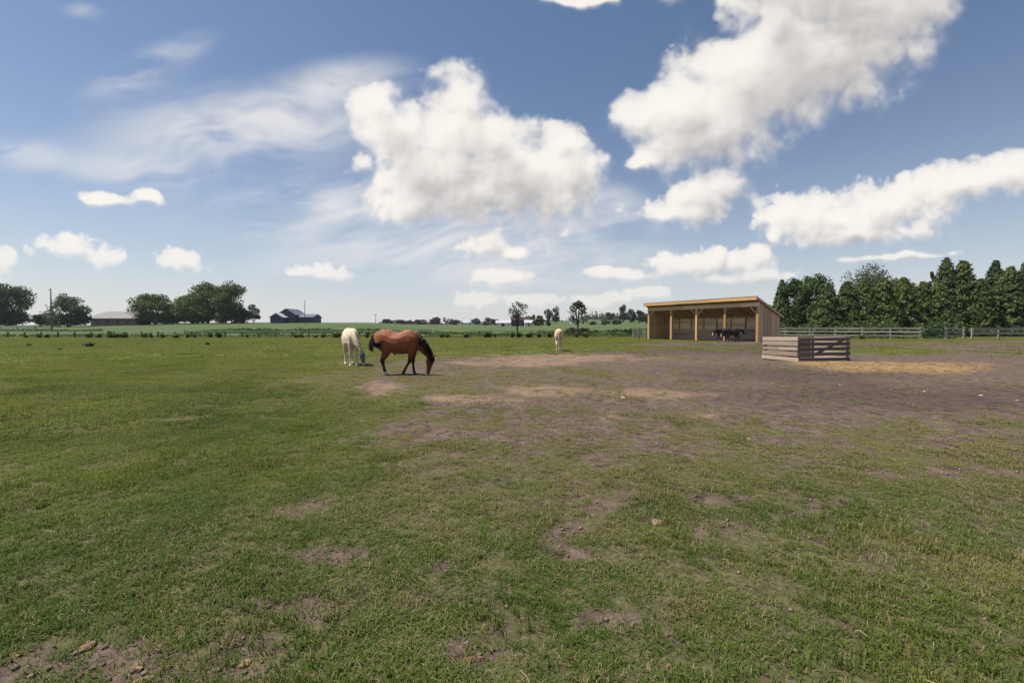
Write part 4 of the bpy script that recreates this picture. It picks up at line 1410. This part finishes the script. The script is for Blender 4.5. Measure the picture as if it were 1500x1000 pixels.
def make_horse(label, px, depth, rz, pose, coat, scale=1.0, tail='hang', mane=True, mask=False, group=None, xyz=None):
    x, y, z = xyz or spot(px, depth)
    root = empty('horse', (x, y, z), rz)
    root.scale = (scale,) * 3
    tag(root, label, 'horse', group)
    bm = bmesh.new()
    sk = []
    poll, muz = pose['poll'], pose['muzzle']
    sw, sw2 = pose.get('sway', 0.0), pose.get('sway2', pose.get('sway', 0.0))
    for part, rows, lat in [('trunk', TRUNK, YL), ('neck', neck_rows(poll, sway=sw), YL), ('head', head_rows(poll, muz, sw, sw2), YL)] + \
                           [('front', fr, YL) for fr in pose['front']] + [('hind', hr, YL) for hr in pose['hind']]:
        Dn = path_tube(bm, rows, 4, lat, 14, 1.16 if part in ('front', 'hind') else 1.0)
        for i, rw in enumerate(Dn):
            sk.append((rw[0], rw[1], rw[2], rw[3], part, i / (len(Dn) - 1)))
    hd = (Vector((muz[0], sw2, muz[1])) - Vector((poll[0], sw, poll[1]))).normalized()
    pv = Vector((poll[0], sw, poll[1]))
    nrm = Vector((-hd.z, 0, hd.x)) * (1 if -hd.z > 0 else -1)     # forehead side
    for s in (-1, 1):
        b0 = pv + nrm * .07 + YL * (.055 * s) + hd * .02
        tp = b0 - hd * .15 + YL * (.035 * s) + nrm * .03
        path_tube(bm, [(*b0, .035, .03), (*b0.lerp(tp, .5), .032, .026), (*tp, .008, .008)], 3, YL, 8)
    for s in (-1, 1):      # shoulder and haunch muscle, jaw
        path_tube(bm, [(.30, .17 * s, 1.30, .10, .05), (.45, .17 * s, 1.08, .15, .075), (.52, .15 * s, .9, .11, .06)], 3, YL, 10)
        path_tube(bm, [(-.30, .16 * s, 1.28, .12, .08), (-.50, .17 * s, 1.12, .19, .12), (-.52, .16 * s, .92, .15, .09)], 3, YL, 10)
        jw = pv + hd * .17 - nrm * .05 + YL * (.05 * s)
        path_tube(bm, [(*(jw - hd * .07), .05, .02), (*jw, .065, .035), (*(jw + hd * .08), .04, .02)], 3, YL, 8)
    if pose.get('sheath'):
        path_tube(bm, [(-.18, 0, .84, .06, .05), (-.13, 0, .74, .045, .035), (-.09, 0, .66, .025, .02)], 3, YL, 8)
    me0 = bpy.data.meshes.new('raw')
    bm.to_mesh(me0)
    bm.free()
    tmp = bpy.data.objects.new('raw', me0)
    col.objects.link(tmp)
    md = tmp.modifiers.new('r', 'REMESH')
    md.mode = 'VOXEL'
    md.voxel_size = 0.0165
    ms = tmp.modifiers.new('s', 'SMOOTH')
    ms.factor, ms.iterations = 0.5, 7
    dg = bpy.context.evaluated_depsgraph_get()
    me = bpy.data.meshes.new_from_object(tmp.evaluated_get(dg))
    bpy.data.objects.remove(tmp)
    me.name = 'body'
    nv = len(me.vertices)
    co = np.empty(nv * 3, np.float32)
    me.vertices.foreach_get('co', co)
    co = co.reshape(-1, 3)
    S = np.array([(a, b, c, r) for a, b, c, r, _, _ in sk])
    names = np.array([p for *_, p, _ in sk])
    ts = np.array([t for *_, t in sk])
    d = np.full(nv, 1e9)
    best = np.zeros(nv, int)
    for i in range(len(S)):
        di = np.linalg.norm(co - S[i, :3], axis=1) - S[i, 3] * 0.9
        b_ = di < d
        d[b_], best[b_] = di[b_], i
    part, t = names[best], ts[best]
    C = np.ones((nv, 4))
    nrm_ = np.empty(nv * 3, np.float32)
    me.vertices.foreach_get('normal', nrm_)
    nrm_ = nrm_.reshape(-1, 3)
    amp = np.where((part == 'trunk') | (part == 'neck'), .011, .004)
    co = co + nrm_ * ((fbm(co[:, 0] + co[:, 1] * .6, co[:, 2] - co[:, 1] * .4, .19, 3, 12) - .5) * 2 * amp)[:, None]
    me.vertices.foreach_set('co', co.astype(np.float32).ravel())
    body = np.array(coat['body'])
    nz = fbm(co[:, 0] * 3 + co[:, 1], co[:, 2] * 3, 0.8, 3, 3)
    C[:, :3] = body * (0.88 + 0.24 * nz)[:, None]
    def blend(mask_, colr):
        k = np.clip(mask_, 0, 1)[:, None]
        C[:, :3] = C[:, :3] * (1 - k) + np.array(colr) * k
    leg = (part == 'front') | (part == 'hind')
    hd_ = part == 'head'
    if 'points' in coat:
        blend((part == 'trunk') * sstep(1.0, .74, co[:, 2]) * .35, coat['points'])
        blend(leg * sstep(1.0, .6, co[:, 2]) * .4, coat['points'])
        blend(leg * sstep(.66, .46, co[:, 2]), coat['points'])
        blend(hd_ * sstep(.62, .95, t), coat['points'])
        blend((part == 'neck') * 0.35, coat['points'])
        blend(hd_ * 0.45, coat['points'])
    if 'muzzle' in coat:
        blend(hd_ * sstep(.78, .95, t), coat['muzzle'])
    if 'stocking' in coat:
        for (who, side, zt) in coat['stocking']:
            blend((part == who) * ((co[:, 1] * side) > 0) * sstep(zt + .03, zt - .02, co[:, 2]), (.68, .64, .58))
    if 'blaze' in coat:
        fc = co - np.array(pv)
        blend(hd_ * sstep(.05, .02, np.abs(fc[:, 1])) * sstep(.1, .2, t) * sstep(.75, .6, t) * ((fc @ np.array(nrm)) > .03), (.7, .66, .6))
    blend(leg * sstep(.058, .045, co[:, 2]), coat.get('hoof', (.04, .032, .028)))
    fattr(me, 'coat', C, 'FLOAT_COLOR')
    me.materials.clear()
    me.materials.append(M['coat'])
    me.polygons.foreach_set('use_smooth', np.ones(len(me.polygons), bool))
    link('body', me, root)
    hm = coat['hair']
    for s in (-1, 1):
        e = pv + hd * .2 + nrm * .055 + YL * (.072 * s)
        bmx = bmesh.new()
        bmesh.ops.create_icosphere(bmx, subdivisions=1, radius=.019)
        mex = bpy.data.meshes.new('eye')
        bmx.to_mesh(mex)
        bmx.free()
        mex.materials.append(M['eye'])
        link('eye', mex, root, e)
    if mane:
        nr_ = crom(neck_rows(poll, sway=sw), 8)
        ro, mi, ti = [], [], []
        for k in range(260):
            i = int(random.uniform(.14, 1) * (len(nr_) - 1))
            rw = nr_[i]
            a = Vector(nr_[min(i + 1, len(nr_) - 1)][:3] - nr_[max(i - 1, 0)][:3]).normalized()
            up = Vector((-a.z, 0, a.x))
            if up.dot(Vector((1, 0, 1))) < 0:
                up = -up
            p = Vector(rw[:3]) + up * (rw[3] * .97)
            sd_ = pose.get('mane_side', -1)
            ro.append(p + YL * random.uniform(-.015, .015))
            mi.append(p + up * .045 + YL * (sd_ * .075 * random.uniform(.6, 1.2)) + Vector((random.uniform(-.03, .03), 0, -.04)))
            ti.append(p - up * random.uniform(.02, .09) + YL * (sd_ * (rw[4] + .02)) + Vector((random.uniform(-.04, .04), 0, -random.uniform(.12, .34))))
        for k in range(24):    # forelock
            p = pv + nrm * .1 - hd * .02 + YL * random.uniform(-.03, .03)
            ro.append(p)
            mi.append(p + nrm * .04 + hd * .05)
            ti.append(p + nrm * .03 + hd * random.uniform(.1, .2) + YL * random.uniform(-.05, .05))
        hair('mane', ro, ti, mi, .035, hm, root)
    ro, mi, ti = [], [], []
    for k in range(150):
        r0 = Vector((-.80 + random.uniform(-.02, .04), random.uniform(-.03, .03), 1.34 - random.uniform(0, .12)))
        if tail == 'hang':
            m1 = r0 + Vector((-.13, random.uniform(-.03, .03), -.15))
            t1 = Vector((-.90 + random.uniform(-.07, .07), random.uniform(-.075, .075), random.uniform(.42, .85)))
        elif tail == 'flick':
            m1 = r0 + Vector((-.18, -.05, -.25))
            if k % 3:
                t1 = Vector((-.80 + random.uniform(-.1, .12), -.22 + random.uniform(-.1, .1), random.uniform(.72, 1.0)))
            else:
                m1 = Vector((-.86, -.3, 1.0))
                t1 = Vector((random.uniform(-.62, -.35), -.32 + random.uniform(-.04, .03), random.uniform(.86, 1.06)))
        else:   # swished out behind
            m1 = r0 + Vector((-.28, 0, .04))
            t1 = Vector((-1.34 + random.uniform(-.12, .14), random.uniform(-.05, .05), random.uniform(.72, 1.0)))
        ro.append(r0)
        mi.append(m1 + Vector((random.uniform(-.03, .03), random.uniform(-.03, .03), 0)))
        ti.append(t1)
    hair('tail', ro, ti, mi, .05, hm, root, 7)
    if mask:
        bmx = bmesh.new()
        hr = [r for r in head_rows(poll, muz, sw, sw2)]
        rows = [(r[0], r[1], r[2], r[3] + .016, r[4] + .016) for r in hr[1:6]]
        path_tube(bmx, rows, 4, YL, 16)
        mex = bpy.data.meshes.new('fly_mask')
        bmx.to_mesh(mex)
        bmx.free()
        mex.materials.append(M['mask'])
        mex.polygons.foreach_set('use_smooth', np.ones(len(mex.polygons), bool))
        link('fly_mask', mex, root)
    return root


graze = dict(poll=(1.10, .60), muzzle=(1.03, .055), front=[front_leg(.13), front_leg(-.13, (.47, .45), (.52, .135), (.57, 0))], hind=[hind_leg(.14), hind_leg(-.14, .06)])
bay = dict(poll=(1.12, .60), muzzle=(1.035, .05), sway=-.02, sheath=True, mane_side=-1,
           front=[front_leg(.13, (.47, .45), (.50, .13), (.545, 0)), front_leg(-.12, (.44, .46), (.27, .17), (.235, .015))],
           hind=[hind_leg(.14, .08, .02), hind_leg(-.14, .17, .07)])
make_horse('bay brown horse with black legs grazing side on in front of the others', 582.5, 14.35, R(-7), bay,
           dict(body=(.22, .062, .021), points=(.014, .010, .009), muzzle=(.016, .012, .011), stocking=[('hind', -1, .10)], hair=M['hair_black']), 0.955, 'flick')
whitep = dict(poll=(1.02, .58), muzzle=(.98, .05), sway=.20, sway2=.30, mane_side=1, front=[front_leg(.12), front_leg(-.12, (.5, .46), (.48, .135), (.53, 0))], hind=[hind_leg(.14, .03), hind_leg(-.14, .10)])
make_horse('white horse in a blue grey fly mask grazing behind the bay horse', 514, 18.3, R(-60), whitep,
           dict(body=(.58, .47, .33), muzzle=(.10, .09, .09), hair=M['hair_white'], hoof=(.5, .46, .4)), 0.99, 'hang', mask=True)
make_horse('pale palomino horse seen from behind with white tail and stockings', 819, 29.2, R(83), graze,
           dict(body=(.62, .43, .24), muzzle=(.3, .2, .13), hair=M['hair_white'], stocking=[('hind', 1, .36), ('hind', -1, .3), ('front', 1, .2)], hoof=(.5, .46, .4)), 0.98, 'hang')
darkc = dict(body=(.016, .0125, .011), muzzle=(.02, .016, .014), hair=M['hair_black'], blaze=1, stocking=[('front', 1, .22)])
low = dict(poll=(1.18, 1.05), muzzle=(1.42, .58), front=[front_leg(.13), front_leg(-.13, (.54, .46), (.58, .135), (.63, 0))], hind=[hind_leg(.14, -.04), hind_leg(-.14, .12)])
low2 = dict(poll=(1.14, .98), muzzle=(1.28, .48), front=[front_leg(.13, (.56, .46), (.62, .135), (.67, 0)), front_leg(-.13)], hind=[hind_leg(.14, .0), hind_leg(-.14, .14)])
make_horse('black horse with pale nose standing left under the shelter edge', 1058.5, 49.8, R(200), low, darkc, 1.0, 'hang', group=None)
make_horse('black horse with swishing tail and one white foot at the shelter edge', 1073, 48.5, R(188), low2, darkc, 1.02, 'swish')


# ------------------------------------------------------------------ grass, hay, soil crumbs
def grass_mat():
    m, N, b = new_mat('grass_blade')
    bl = N.new('ShaderNodeAttribute', attribute_name='blade').outputs['Fac']
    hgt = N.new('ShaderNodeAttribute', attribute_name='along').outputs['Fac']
    dry = N.new('ShaderNodeAttribute', attribute_name='tone', attribute_type='INSTANCER').outputs['Fac']
    hue = N.new('ShaderNodeAttribute', attribute_name='hue', attribute_type='INSTANCER').outputs['Fac']
    green = N.mix(hue, (0.088, 0.130, 0.023), (0.200, 0.222, 0.038))
    green = N.mix(N.m('MULTIPLY', bl, 0.6), green, (0.036, 0.068, 0.011))
    strw = N.mix(bl, (0.15, 0.125, 0.06), (0.27, 0.215, 0.12))
    k = N.m('GREATER_THAN', N.m('ADD', N.m('MULTIPLY', bl, 0.75), N.m('MULTIPLY', dry, 0.52)), 0.79)
    cc = N.mix(N.m('MULTIPLY', k, 0.85), green, strw)
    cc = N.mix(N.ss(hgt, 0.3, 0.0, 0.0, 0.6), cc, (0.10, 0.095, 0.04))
    N.put(b.inputs['Base Color'], cc)
    b.inputs['Roughness'].default_value = 0.65
    b.inputs['Specular IOR Level'].default_value = 0.12
    tr = N.new('ShaderNodeBsdfTranslucent')
    N.put(tr.inputs['Color'], cc)
    mx = N.new('ShaderNodeMixShader')
    mx.inputs[0].default_value = 0.3
    N.put(mx.inputs[1], b.outputs[0])
    N.put(mx.inputs[2], tr.outputs[0])
    N.put(N.t.nodes['Material Output'].inputs['Surface'], mx.outputs[0])
    return m


M['grass'] = grass_mat()


def patch(seed, n, rad, h, w):
    r = np.random.default_rng(seed)
    a = r.uniform(0, 2 * np.pi, n)
    # blades grow in tufts
    nt_ = max(4, n // 14)
    tx, ty = r.uniform(-1, 1, nt_) * rad, r.uniform(-1, 1, nt_) * rad
    ti = r.integers(0, nt_, n)
    x = tx[ti] + r.normal(0, rad * .13, n)
    y = ty[ti] + r.normal(0, rad * .13, n)
    hh = h * r.uniform(.35, 1.0, n) * r.uniform(.6, 1.25, nt_)[ti]
    lean = r.uniform(.35, 2.1, n)
    dx_, dy_ = np.cos(a) * hh * lean, np.sin(a) * hh * lean
    px_, py_ = -np.sin(a) * w / 2, np.cos(a) * w / 2
    ww = r.uniform(.6, 1.25, n)
    px_, py_ = px_ * ww, py_ * ww
    z0 = np.full(n, -0.008)
    V = np.stack([np.column_stack((x - px_, y - py_, z0)), np.column_stack((x + px_, y + py_, z0)),
                  np.column_stack((x + dx_ * .38 + px_ * .8, y + dy_ * .38 + py_ * .8, hh * .62)), np.column_stack((x + dx_ * .38 - px_ * .8, y + dy_ * .38 - py_ * .8, hh * .62)),
                  np.column_stack((x + dx_, y + dy_, hh * np.clip(1.1 - .38 * lean, .3, 1)))], 1).reshape(-1, 3)
    i = np.arange(n) * 5
    quads = np.stack((i, i + 1, i + 2, i + 3), 1)
    tris = np.stack((i + 3, i + 2, i + 4), 1)
    flat = np.concatenate((quads.ravel(), tris.ravel()))
    sizes = np.concatenate((np.full(n, 4), np.full(n, 3)))
    me = quick_mesh('grass_patch', V, flat, sizes, M['grass'])
    fattr(me, 'blade', np.repeat(r.uniform(0, 1, n), 5))
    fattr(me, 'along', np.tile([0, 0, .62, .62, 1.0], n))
    return bpy.data.objects.new('grass_patch', me)


def grass_field(name, r0, r1, density, variants, half=68, tall=1.0, blade_thr=0.0):
    area = math.radians(half) * (r1 * r1 - r0 * r0)
    n = int(area * density)
    rr = np.sqrt(rng.uniform(r0 * r0, r1 * r1, n))
    aa = rng.uniform(-math.radians(half), math.radians(half), n)
    x, y = np.sin(aa) * rr, np.cos(aa) * rr
    g, dry, straw, dark, lush, sand = cover(x, y)
    prob = np.clip(g * 1.25 - 0.04 + (fbm(x, y, 0.22, 2, 91) - .5) * .9 * (1 - g), 0.0, 1)
    prob = np.where(straw > .5, prob * .4, prob) * (1 - 0.44 * dry * sstep(.1, .6, dry))
    # keep the animals' and buildings' standing ground clear
    keep = rng.uniform(0, 1, n) < prob
    dxs, dys = x - SH0.x, y - SH0.y
    lx = dxs * math.cos(SH_ROT) + dys * math.sin(SH_ROT)
    ly = -dxs * math.sin(SH_ROT) + dys * math.cos(SH_ROT)
    keep &= ~((lx > -.2) & (lx < L + .2) & (ly > -.3) & (ly < DP + .2))
    keep &= y < 77 + 4 * (fbm(x, y, 3.0, 2, 58) - .5)
    x, y, g, dry, lush = x[keep], y[keep], g[keep], dry[keep], lush[keep]
    z = hill_z(x, y) + bumps(x, y)
    n = len(x)
    me = bpy.data.meshes.new(name)
    me.vertices.add(n)
    me.vertices.foreach_set('co', np.column_stack((x, y, z)).astype(np.float32).ravel())
    big = fbm(x, y, 2.2, 3, 95)
    s = tall * (0.42 + 0.62 * lush + 0.75 * sstep(.54, .74, fbm(x, y, 0.6, 4, 94, .6))) * rng.uniform(.7, 1.3, n)
    fattr(me, 'scl', np.column_stack((np.full(n, 1.0) * rng.uniform(.85, 1.15, n), np.full(n, 1.0), s)), 'FLOAT_VECTOR')
    fattr(me, 'rot', np.column_stack((np.zeros(n), np.zeros(n), rng.uniform(0, 6.28, n))), 'FLOAT_VECTOR')
    fattr(me, 'variant', rng.integers(0, len(variants), n), 'INT')
    fattr(me, 'tone', np.clip(dry * 0.85 + (fbm(x, y, 0.9, 3, 96) - .5) * 0.9 + (fbm(x, y, 0.3, 3, 98, .6) - .5) * 1.0 + .12, 0, 1))
    fattr(me, 'hue', np.clip(fbm(x, y, 2.6, 4, 97) * 1.5 - .52 + 0.72 * sstep(3, 14, y) + (fbm(x, y, 0.45, 3, 99, .6) - .5) * 1.1 + rng.normal(0, .14, n), 0, 1))
    o = link(name, me)
    tag(o, kind='stuff')
    nt = bpy.data.node_groups.new(name, 'GeometryNodeTree')
    nt.interface.new_socket(name='Geometry', in_out='INPUT', socket_type='NodeSocketGeometry')
    nt.interface.new_socket(name='Geometry', in_out='OUTPUT', socket_type='NodeSocketGeometry')
    gi_, go_ = nt.nodes.new('NodeGroupInput'), nt.nodes.new('NodeGroupOutput')
    inst = nt.nodes.new('GeometryNodeInstanceOnPoints')
    gti = nt.nodes.new('GeometryNodeGeometryToInstance')
    for v in variants:
        oi = nt.nodes.new('GeometryNodeObjectInfo')
        oi.inputs['Object'].default_value = v
        nt.links.new(oi.outputs['Geometry'], gti.inputs[0])
    def na(nm, ty):
        q_ = nt.nodes.new('GeometryNodeInputNamedAttribute')
        q_.data_type = ty
        q_.inputs['Name'].default_value = nm
        return q_.outputs['Attribute']
    nt.links.new(gi_.outputs[0], inst.inputs['Points'])
    nt.links.new(gti.outputs[0], inst.inputs['Instance'])
    inst.inputs['Pick Instance'].default_value = True
    nt.links.new(na('variant', 'INT'), inst.inputs['Instance Index'])
    nt.links.new(na('rot', 'FLOAT_VECTOR'), inst.inputs['Rotation'])
    nt.links.new(na('scl', 'FLOAT_VECTOR'), inst.inputs['Scale'])
    nt.links.new(inst.outputs[0], go_.inputs[0])
    mo = o.modifiers.new('grow', 'NODES')
    mo.node_group = nt
    return o


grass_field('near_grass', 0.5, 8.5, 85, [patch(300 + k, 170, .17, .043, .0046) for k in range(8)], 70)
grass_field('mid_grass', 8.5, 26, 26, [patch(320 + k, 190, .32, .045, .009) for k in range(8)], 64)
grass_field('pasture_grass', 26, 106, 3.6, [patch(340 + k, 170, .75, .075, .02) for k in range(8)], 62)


def strands(name, spots, lmin, lmax, w, mat, kind='stuff'):
    vs, fs, sz = [], [], []
    for (x, y) in spots:
        z = zg(x, y) + random.uniform(.004, .03) + (random.random() ** 3 * .05 if name == 'hay_litter' else 0)
        a = random.uniform(0, 6.28)
        l = random.uniform(lmin, lmax)
        b_ = len(vs)
        dx_, dy_ = math.cos(a) * l / 2, math.sin(a) * l / 2
        qx, qy = -math.sin(a) * w / 2, math.cos(a) * w / 2
        kx, ky = random.uniform(-.3, .3) * dy_, random.uniform(-.3, .3) * dx_
        zs_ = random.uniform(-.01, .02)
        for t, zz1 in ((-1, 0.0), (0, .012), (1, zs_)):
            ox, oy = (kx, ky) if t == 0 else (0, 0)
            vs += [(x + dx_ * t + qx + ox, y + dy_ * t + qy + oy, z + zz1), (x + dx_ * t - qx + ox, y + dy_ * t - qy + oy, z + zz1 + .003)]
        fs += [b_, b_ + 1, b_ + 3, b_ + 2, b_ + 2, b_ + 3, b_ + 5, b_ + 4]
        sz += [4, 4]
    o = link(name, quick_mesh(name, vs, fs, sz, mat))
    return tag(o, kind=kind)


M['hay'] = leaf_mat('hay', (0.30, 0.19, 0.085), (0.52, 0.36, 0.18), 0.15)
M['dead'] = leaf_mat('dead_stem', (0.16, 0.125, 0.07), (0.28, 0.22, 0.14), 0.1)
hs = []
while len(hs) < 7500:
    hs.append((random.uniform(11, 19), random.uniform(13.6, 19)))
hx, hy = np.array(hs).T
st = cover(hx, hy)[2]
kp = rng.uniform(0, 1, len(hx)) < st
strands('hay_litter', list(zip(hx[kp], hy[kp])), .08, .26, .012, M['hay'])
nn_ = 1300
rr = np.sqrt(rng.uniform(1.0, 11 ** 2, nn_))
aa = rng.uniform(-R(60), R(60), nn_)
lx_, ly_ = np.sin(aa) * rr, np.cos(aa) * rr
cv = cover(lx_, ly_)
kp = rng.uniform(0, 1, nn_) < (0.25 + 0.5 * cv[1])
strands('dead_grass_litter', list(zip(lx_[kp], ly_[kp])), .03, .09, .003, M['dead'])


def lump_mesh(name, seed, k, size, mat):
    r = np.random.default_rng(seed)
    bm = bmesh.new()
    for i in range(k):
        b2 = bmesh.ops.create_icosphere(bm, subdivisions=2, radius=1.0)
        c = np.array([r.normal(0, .55), r.normal(0, .4), 0.0]) * size * (0 if k == 1 else 1)
        sc = size * r.uniform(.55, 1.0)
        sh_ = r.uniform(0, 50, 3)
        for v in b2['verts']:
            p = np.array(v.co)
            nz = float(fbm(np.array([p[0] + p[2] * .7 + sh_[0]]), np.array([p[1] - p[2] * .6 + sh_[1]]), .55, 4, seed, .65)[0])
            p = p * (0.35 + 1.3 * nz) * sc * np.array([1.15, .8, .42])
            v.co = Vector(p + c + np.array([0, 0, sc * .32]))
    me = bpy.data.meshes.new(name)
    bm.to_mesh(me)
    bm.free()
    me.materials.append(mat)
    return me


M['dung'] = plain('dry_dung', (0.20, 0.135, 0.08), 0.95, 0.55, 60)
M['dung_dark'] = plain('brown_clod', (0.12, 0.075, 0.05), 0.95, 0.45, 40)
M['redleaf'] = plain('withered_leaf', (0.13, 0.058, 0.038), 0.8, 0.4, 60)
M['crumb'] = plain('soil_crumb', (0.165, 0.12, 0.092), 0.95, 0.4, 30)
DG = [lump_mesh('clod', 400 + k, 1 + k % 3, .034, M['dung']) for k in range(5)]
DB = [lump_mesh('clod', 420 + k, 2, .032, M['dung_dark']) for k in range(3)]
gD = 'dry dung clods lying in the grass'
cl = [(962, 762, 1.35, 0, 'tan dry dung clod lying alone in the grass below the horses, right of centre'), (930, 846, .8, 2, 'reddish brown withered clump in the foreground right of centre'),
      (872, 843, .7, 1, 'small dark brown clod left of the reddish withered clump'), (985, 968, .7, 1, 'small dark clod near the bottom edge, right of centre'), (615, 872, 1.1, 1, 'brown clod on the bare spot left of centre'),
      (128, 938, 1.0, 0, 'tan clod above the bare soil patch in the lower left corner'), (22, 952, .7, 0, 'small tan clod at the left edge near the bottom'), (265, 921, .7, 0, 'small tan clod just right above the bare soil patch'),
      (358, 957, 1.1, 0, 'long tan clod right of the bare soil patch'), (361, 978, .7, 0, 'small tan clod below the long tan one'), (200, 966, .9, 0, 'tan clod in the middle of the bare soil patch'),
      (195, 986, .8, 0, 'tan clod at the lower edge of the bare soil patch'), (216, 978, .7, 0, 'small tan clod at the right end of the bare soil patch'), (346, 988, .9, 1, 'dark clod at the bottom edge beside two tan clods'),
      (382, 993, .9, 0, 'tan clod at the bottom edge, middle of three'), (400, 997, .8, 0, 'tan clod at the bottom edge, right of three'), (421, 925, .8, 0, 'tan clod on the trodden strip right of the bare patch'),
      (322, 835, .6, 0, 'small tan clod in the lush grass at left'), (252, 862, .5, 0, 'tiny tan clod in the lush left grass'), (218, 812, .5, 0, 'tiny tan clod high in the lush left grass'), (655, 881, .5, 0, 'tiny pale clod right of the bare spot'),
      (138, 882, .6, 0, 'small tan clod left in the foreground grass'), (200, 899, .4, 1, 'tiny red brown clod in the foreground grass at left'), (692, 960, .8, 2, 'withered orange clump near the bottom centre')]
for i, (px, py, s, kd, lb) in enumerate(cl):
    gx, gy = ground_at(px, py)
    src = DG[i % 5] if kd == 0 else DB[i % 3]
    if kd == 2:
        src = DB[i % 3].copy()
        src.materials[0] = M['redleaf']
    o = link('dung_clod', src, None, (gx, gy, zg(gx, gy) - .004))
    o.rotation_euler = (0, 0, random.uniform(0, 6.28))
    o.scale = (s, s, s)
    tag(o, lb, 'dung clod', gD)
# pale scraps out on the bare dirt
SCRAP = ['below the straw, left of centre of the dark dirt', 'on the dark dirt below the middle of the straw', 'on the dark dirt below the right end of the straw', 'just past the right end of the straw', 'below the bay horse head',
         'biggest, on the brown ground below the palomino horse', 'below the left side of the hay feeder', 'on the worn grass below the hay feeder', 'in the left grass far from the others', 'left of the pair below the middle of the straw', 'on the dirt at the right edge']
for i, (px, py, s) in enumerate([(1230, 562, 1.1), (1354, 571, 1.2), (1437, 576, 1.2), (1470, 552, 1.0), (653, 567, 1.0), (912, 583, 1.3), (1131, 561, .8), (1097, 643, .9), (415, 709, .8), (1305, 568, .8), (1490, 583, 1)]):
    gx, gy = ground_at(px, py)
    me_ = DG[i % 5].copy()
    me_.materials[0] = M['lumber_pale']
    o = link('wood_scrap', me_, None, (gx, gy, zg(gx, gy)))
    o.scale = (s * .95, s * .6, s * .6)
    tag(o, 'small pale scrap lying ' + SCRAP[i], 'scrap', 'pale scraps on the dirt')
# soil crumbs on the bare patches
vs, fs, sz = [], [], []
cnt = 0
nn_ = 30000
rr = np.sqrt(rng.uniform(1.2, 9 ** 2, nn_))
aa = rng.uniform(-R(58), R(58), nn_)
cx_, cy_ = np.sin(aa) * rr, np.cos(aa) * rr
g_ = cover(cx_, cy_)[0]
kp = rng.uniform(0, 1, nn_) < np.clip(.75 - g_ * 1.1, 0, 1)
cx_, cy_ = cx_[kp][:3500], cy_[kp][:3500]
cz_ = hill_z(cx_, cy_) + bumps(cx_, cy_)
for x, y, z in zip(cx_, cy_, cz_):
    s = random.choice((.006, .008, .011, .018))
    b_ = len(vs)
    for (ux, uy, uz) in ((1, 0, 0), (-1, 0, 0), (0, 1, 0), (0, -1, 0), (0, 0, 1), (0, 0, -1)):
        k = s * random.uniform(.6, 1.3)
        vs.append((x + ux * k, y + uy * k, z + .3 * s + uz * k * .7))
    for t in ((0, 2, 4), (2, 1, 4), (1, 3, 4), (3, 0, 4), (2, 0, 5), (1, 2, 5), (3, 1, 5), (0, 3, 5)):
        fs += [b_ + q_ for q_ in t]
        sz.append(3)
tag(link('soil_crumbs', quick_mesh('soil_crumbs', vs, fs, sz, M['crumb'])), kind='stuff')


# ------------------------------------------------------------------ summer haze
hm_, HN, hb = new_mat('haze_air')
HN.t.nodes.remove(hb)
pv_ = HN.new('ShaderNodeVolumePrincipled')
pv_.inputs['Color'].default_value = (0.80, 0.88, 1.0, 1)
pv_.inputs['Density'].default_value = 0.00010
pv_.inputs['Anisotropy'].default_value = 0.2
HN.t.links.new(pv_.outputs[0], HN.t.nodes['Material Output'].inputs['Volume'])
X_, Z0_, Z1_ = 2750, -3.0, 40.0
hv = [(x, y, z) for z in (Z0_, Z1_) for x, y in ((-X_, -X_), (X_, -X_), (X_, X_), (-X_, X_))]
me = bpy.data.meshes.new('haze')
me.from_pydata(hv, [], [(0, 3, 2, 1), (4, 5, 6, 7), (0, 1, 5, 4), (1, 2, 6, 5), (2, 3, 7, 6), (3, 0, 4, 7)])
me.materials.append(hm_)
tag(link('haze', me), kind='stuff')
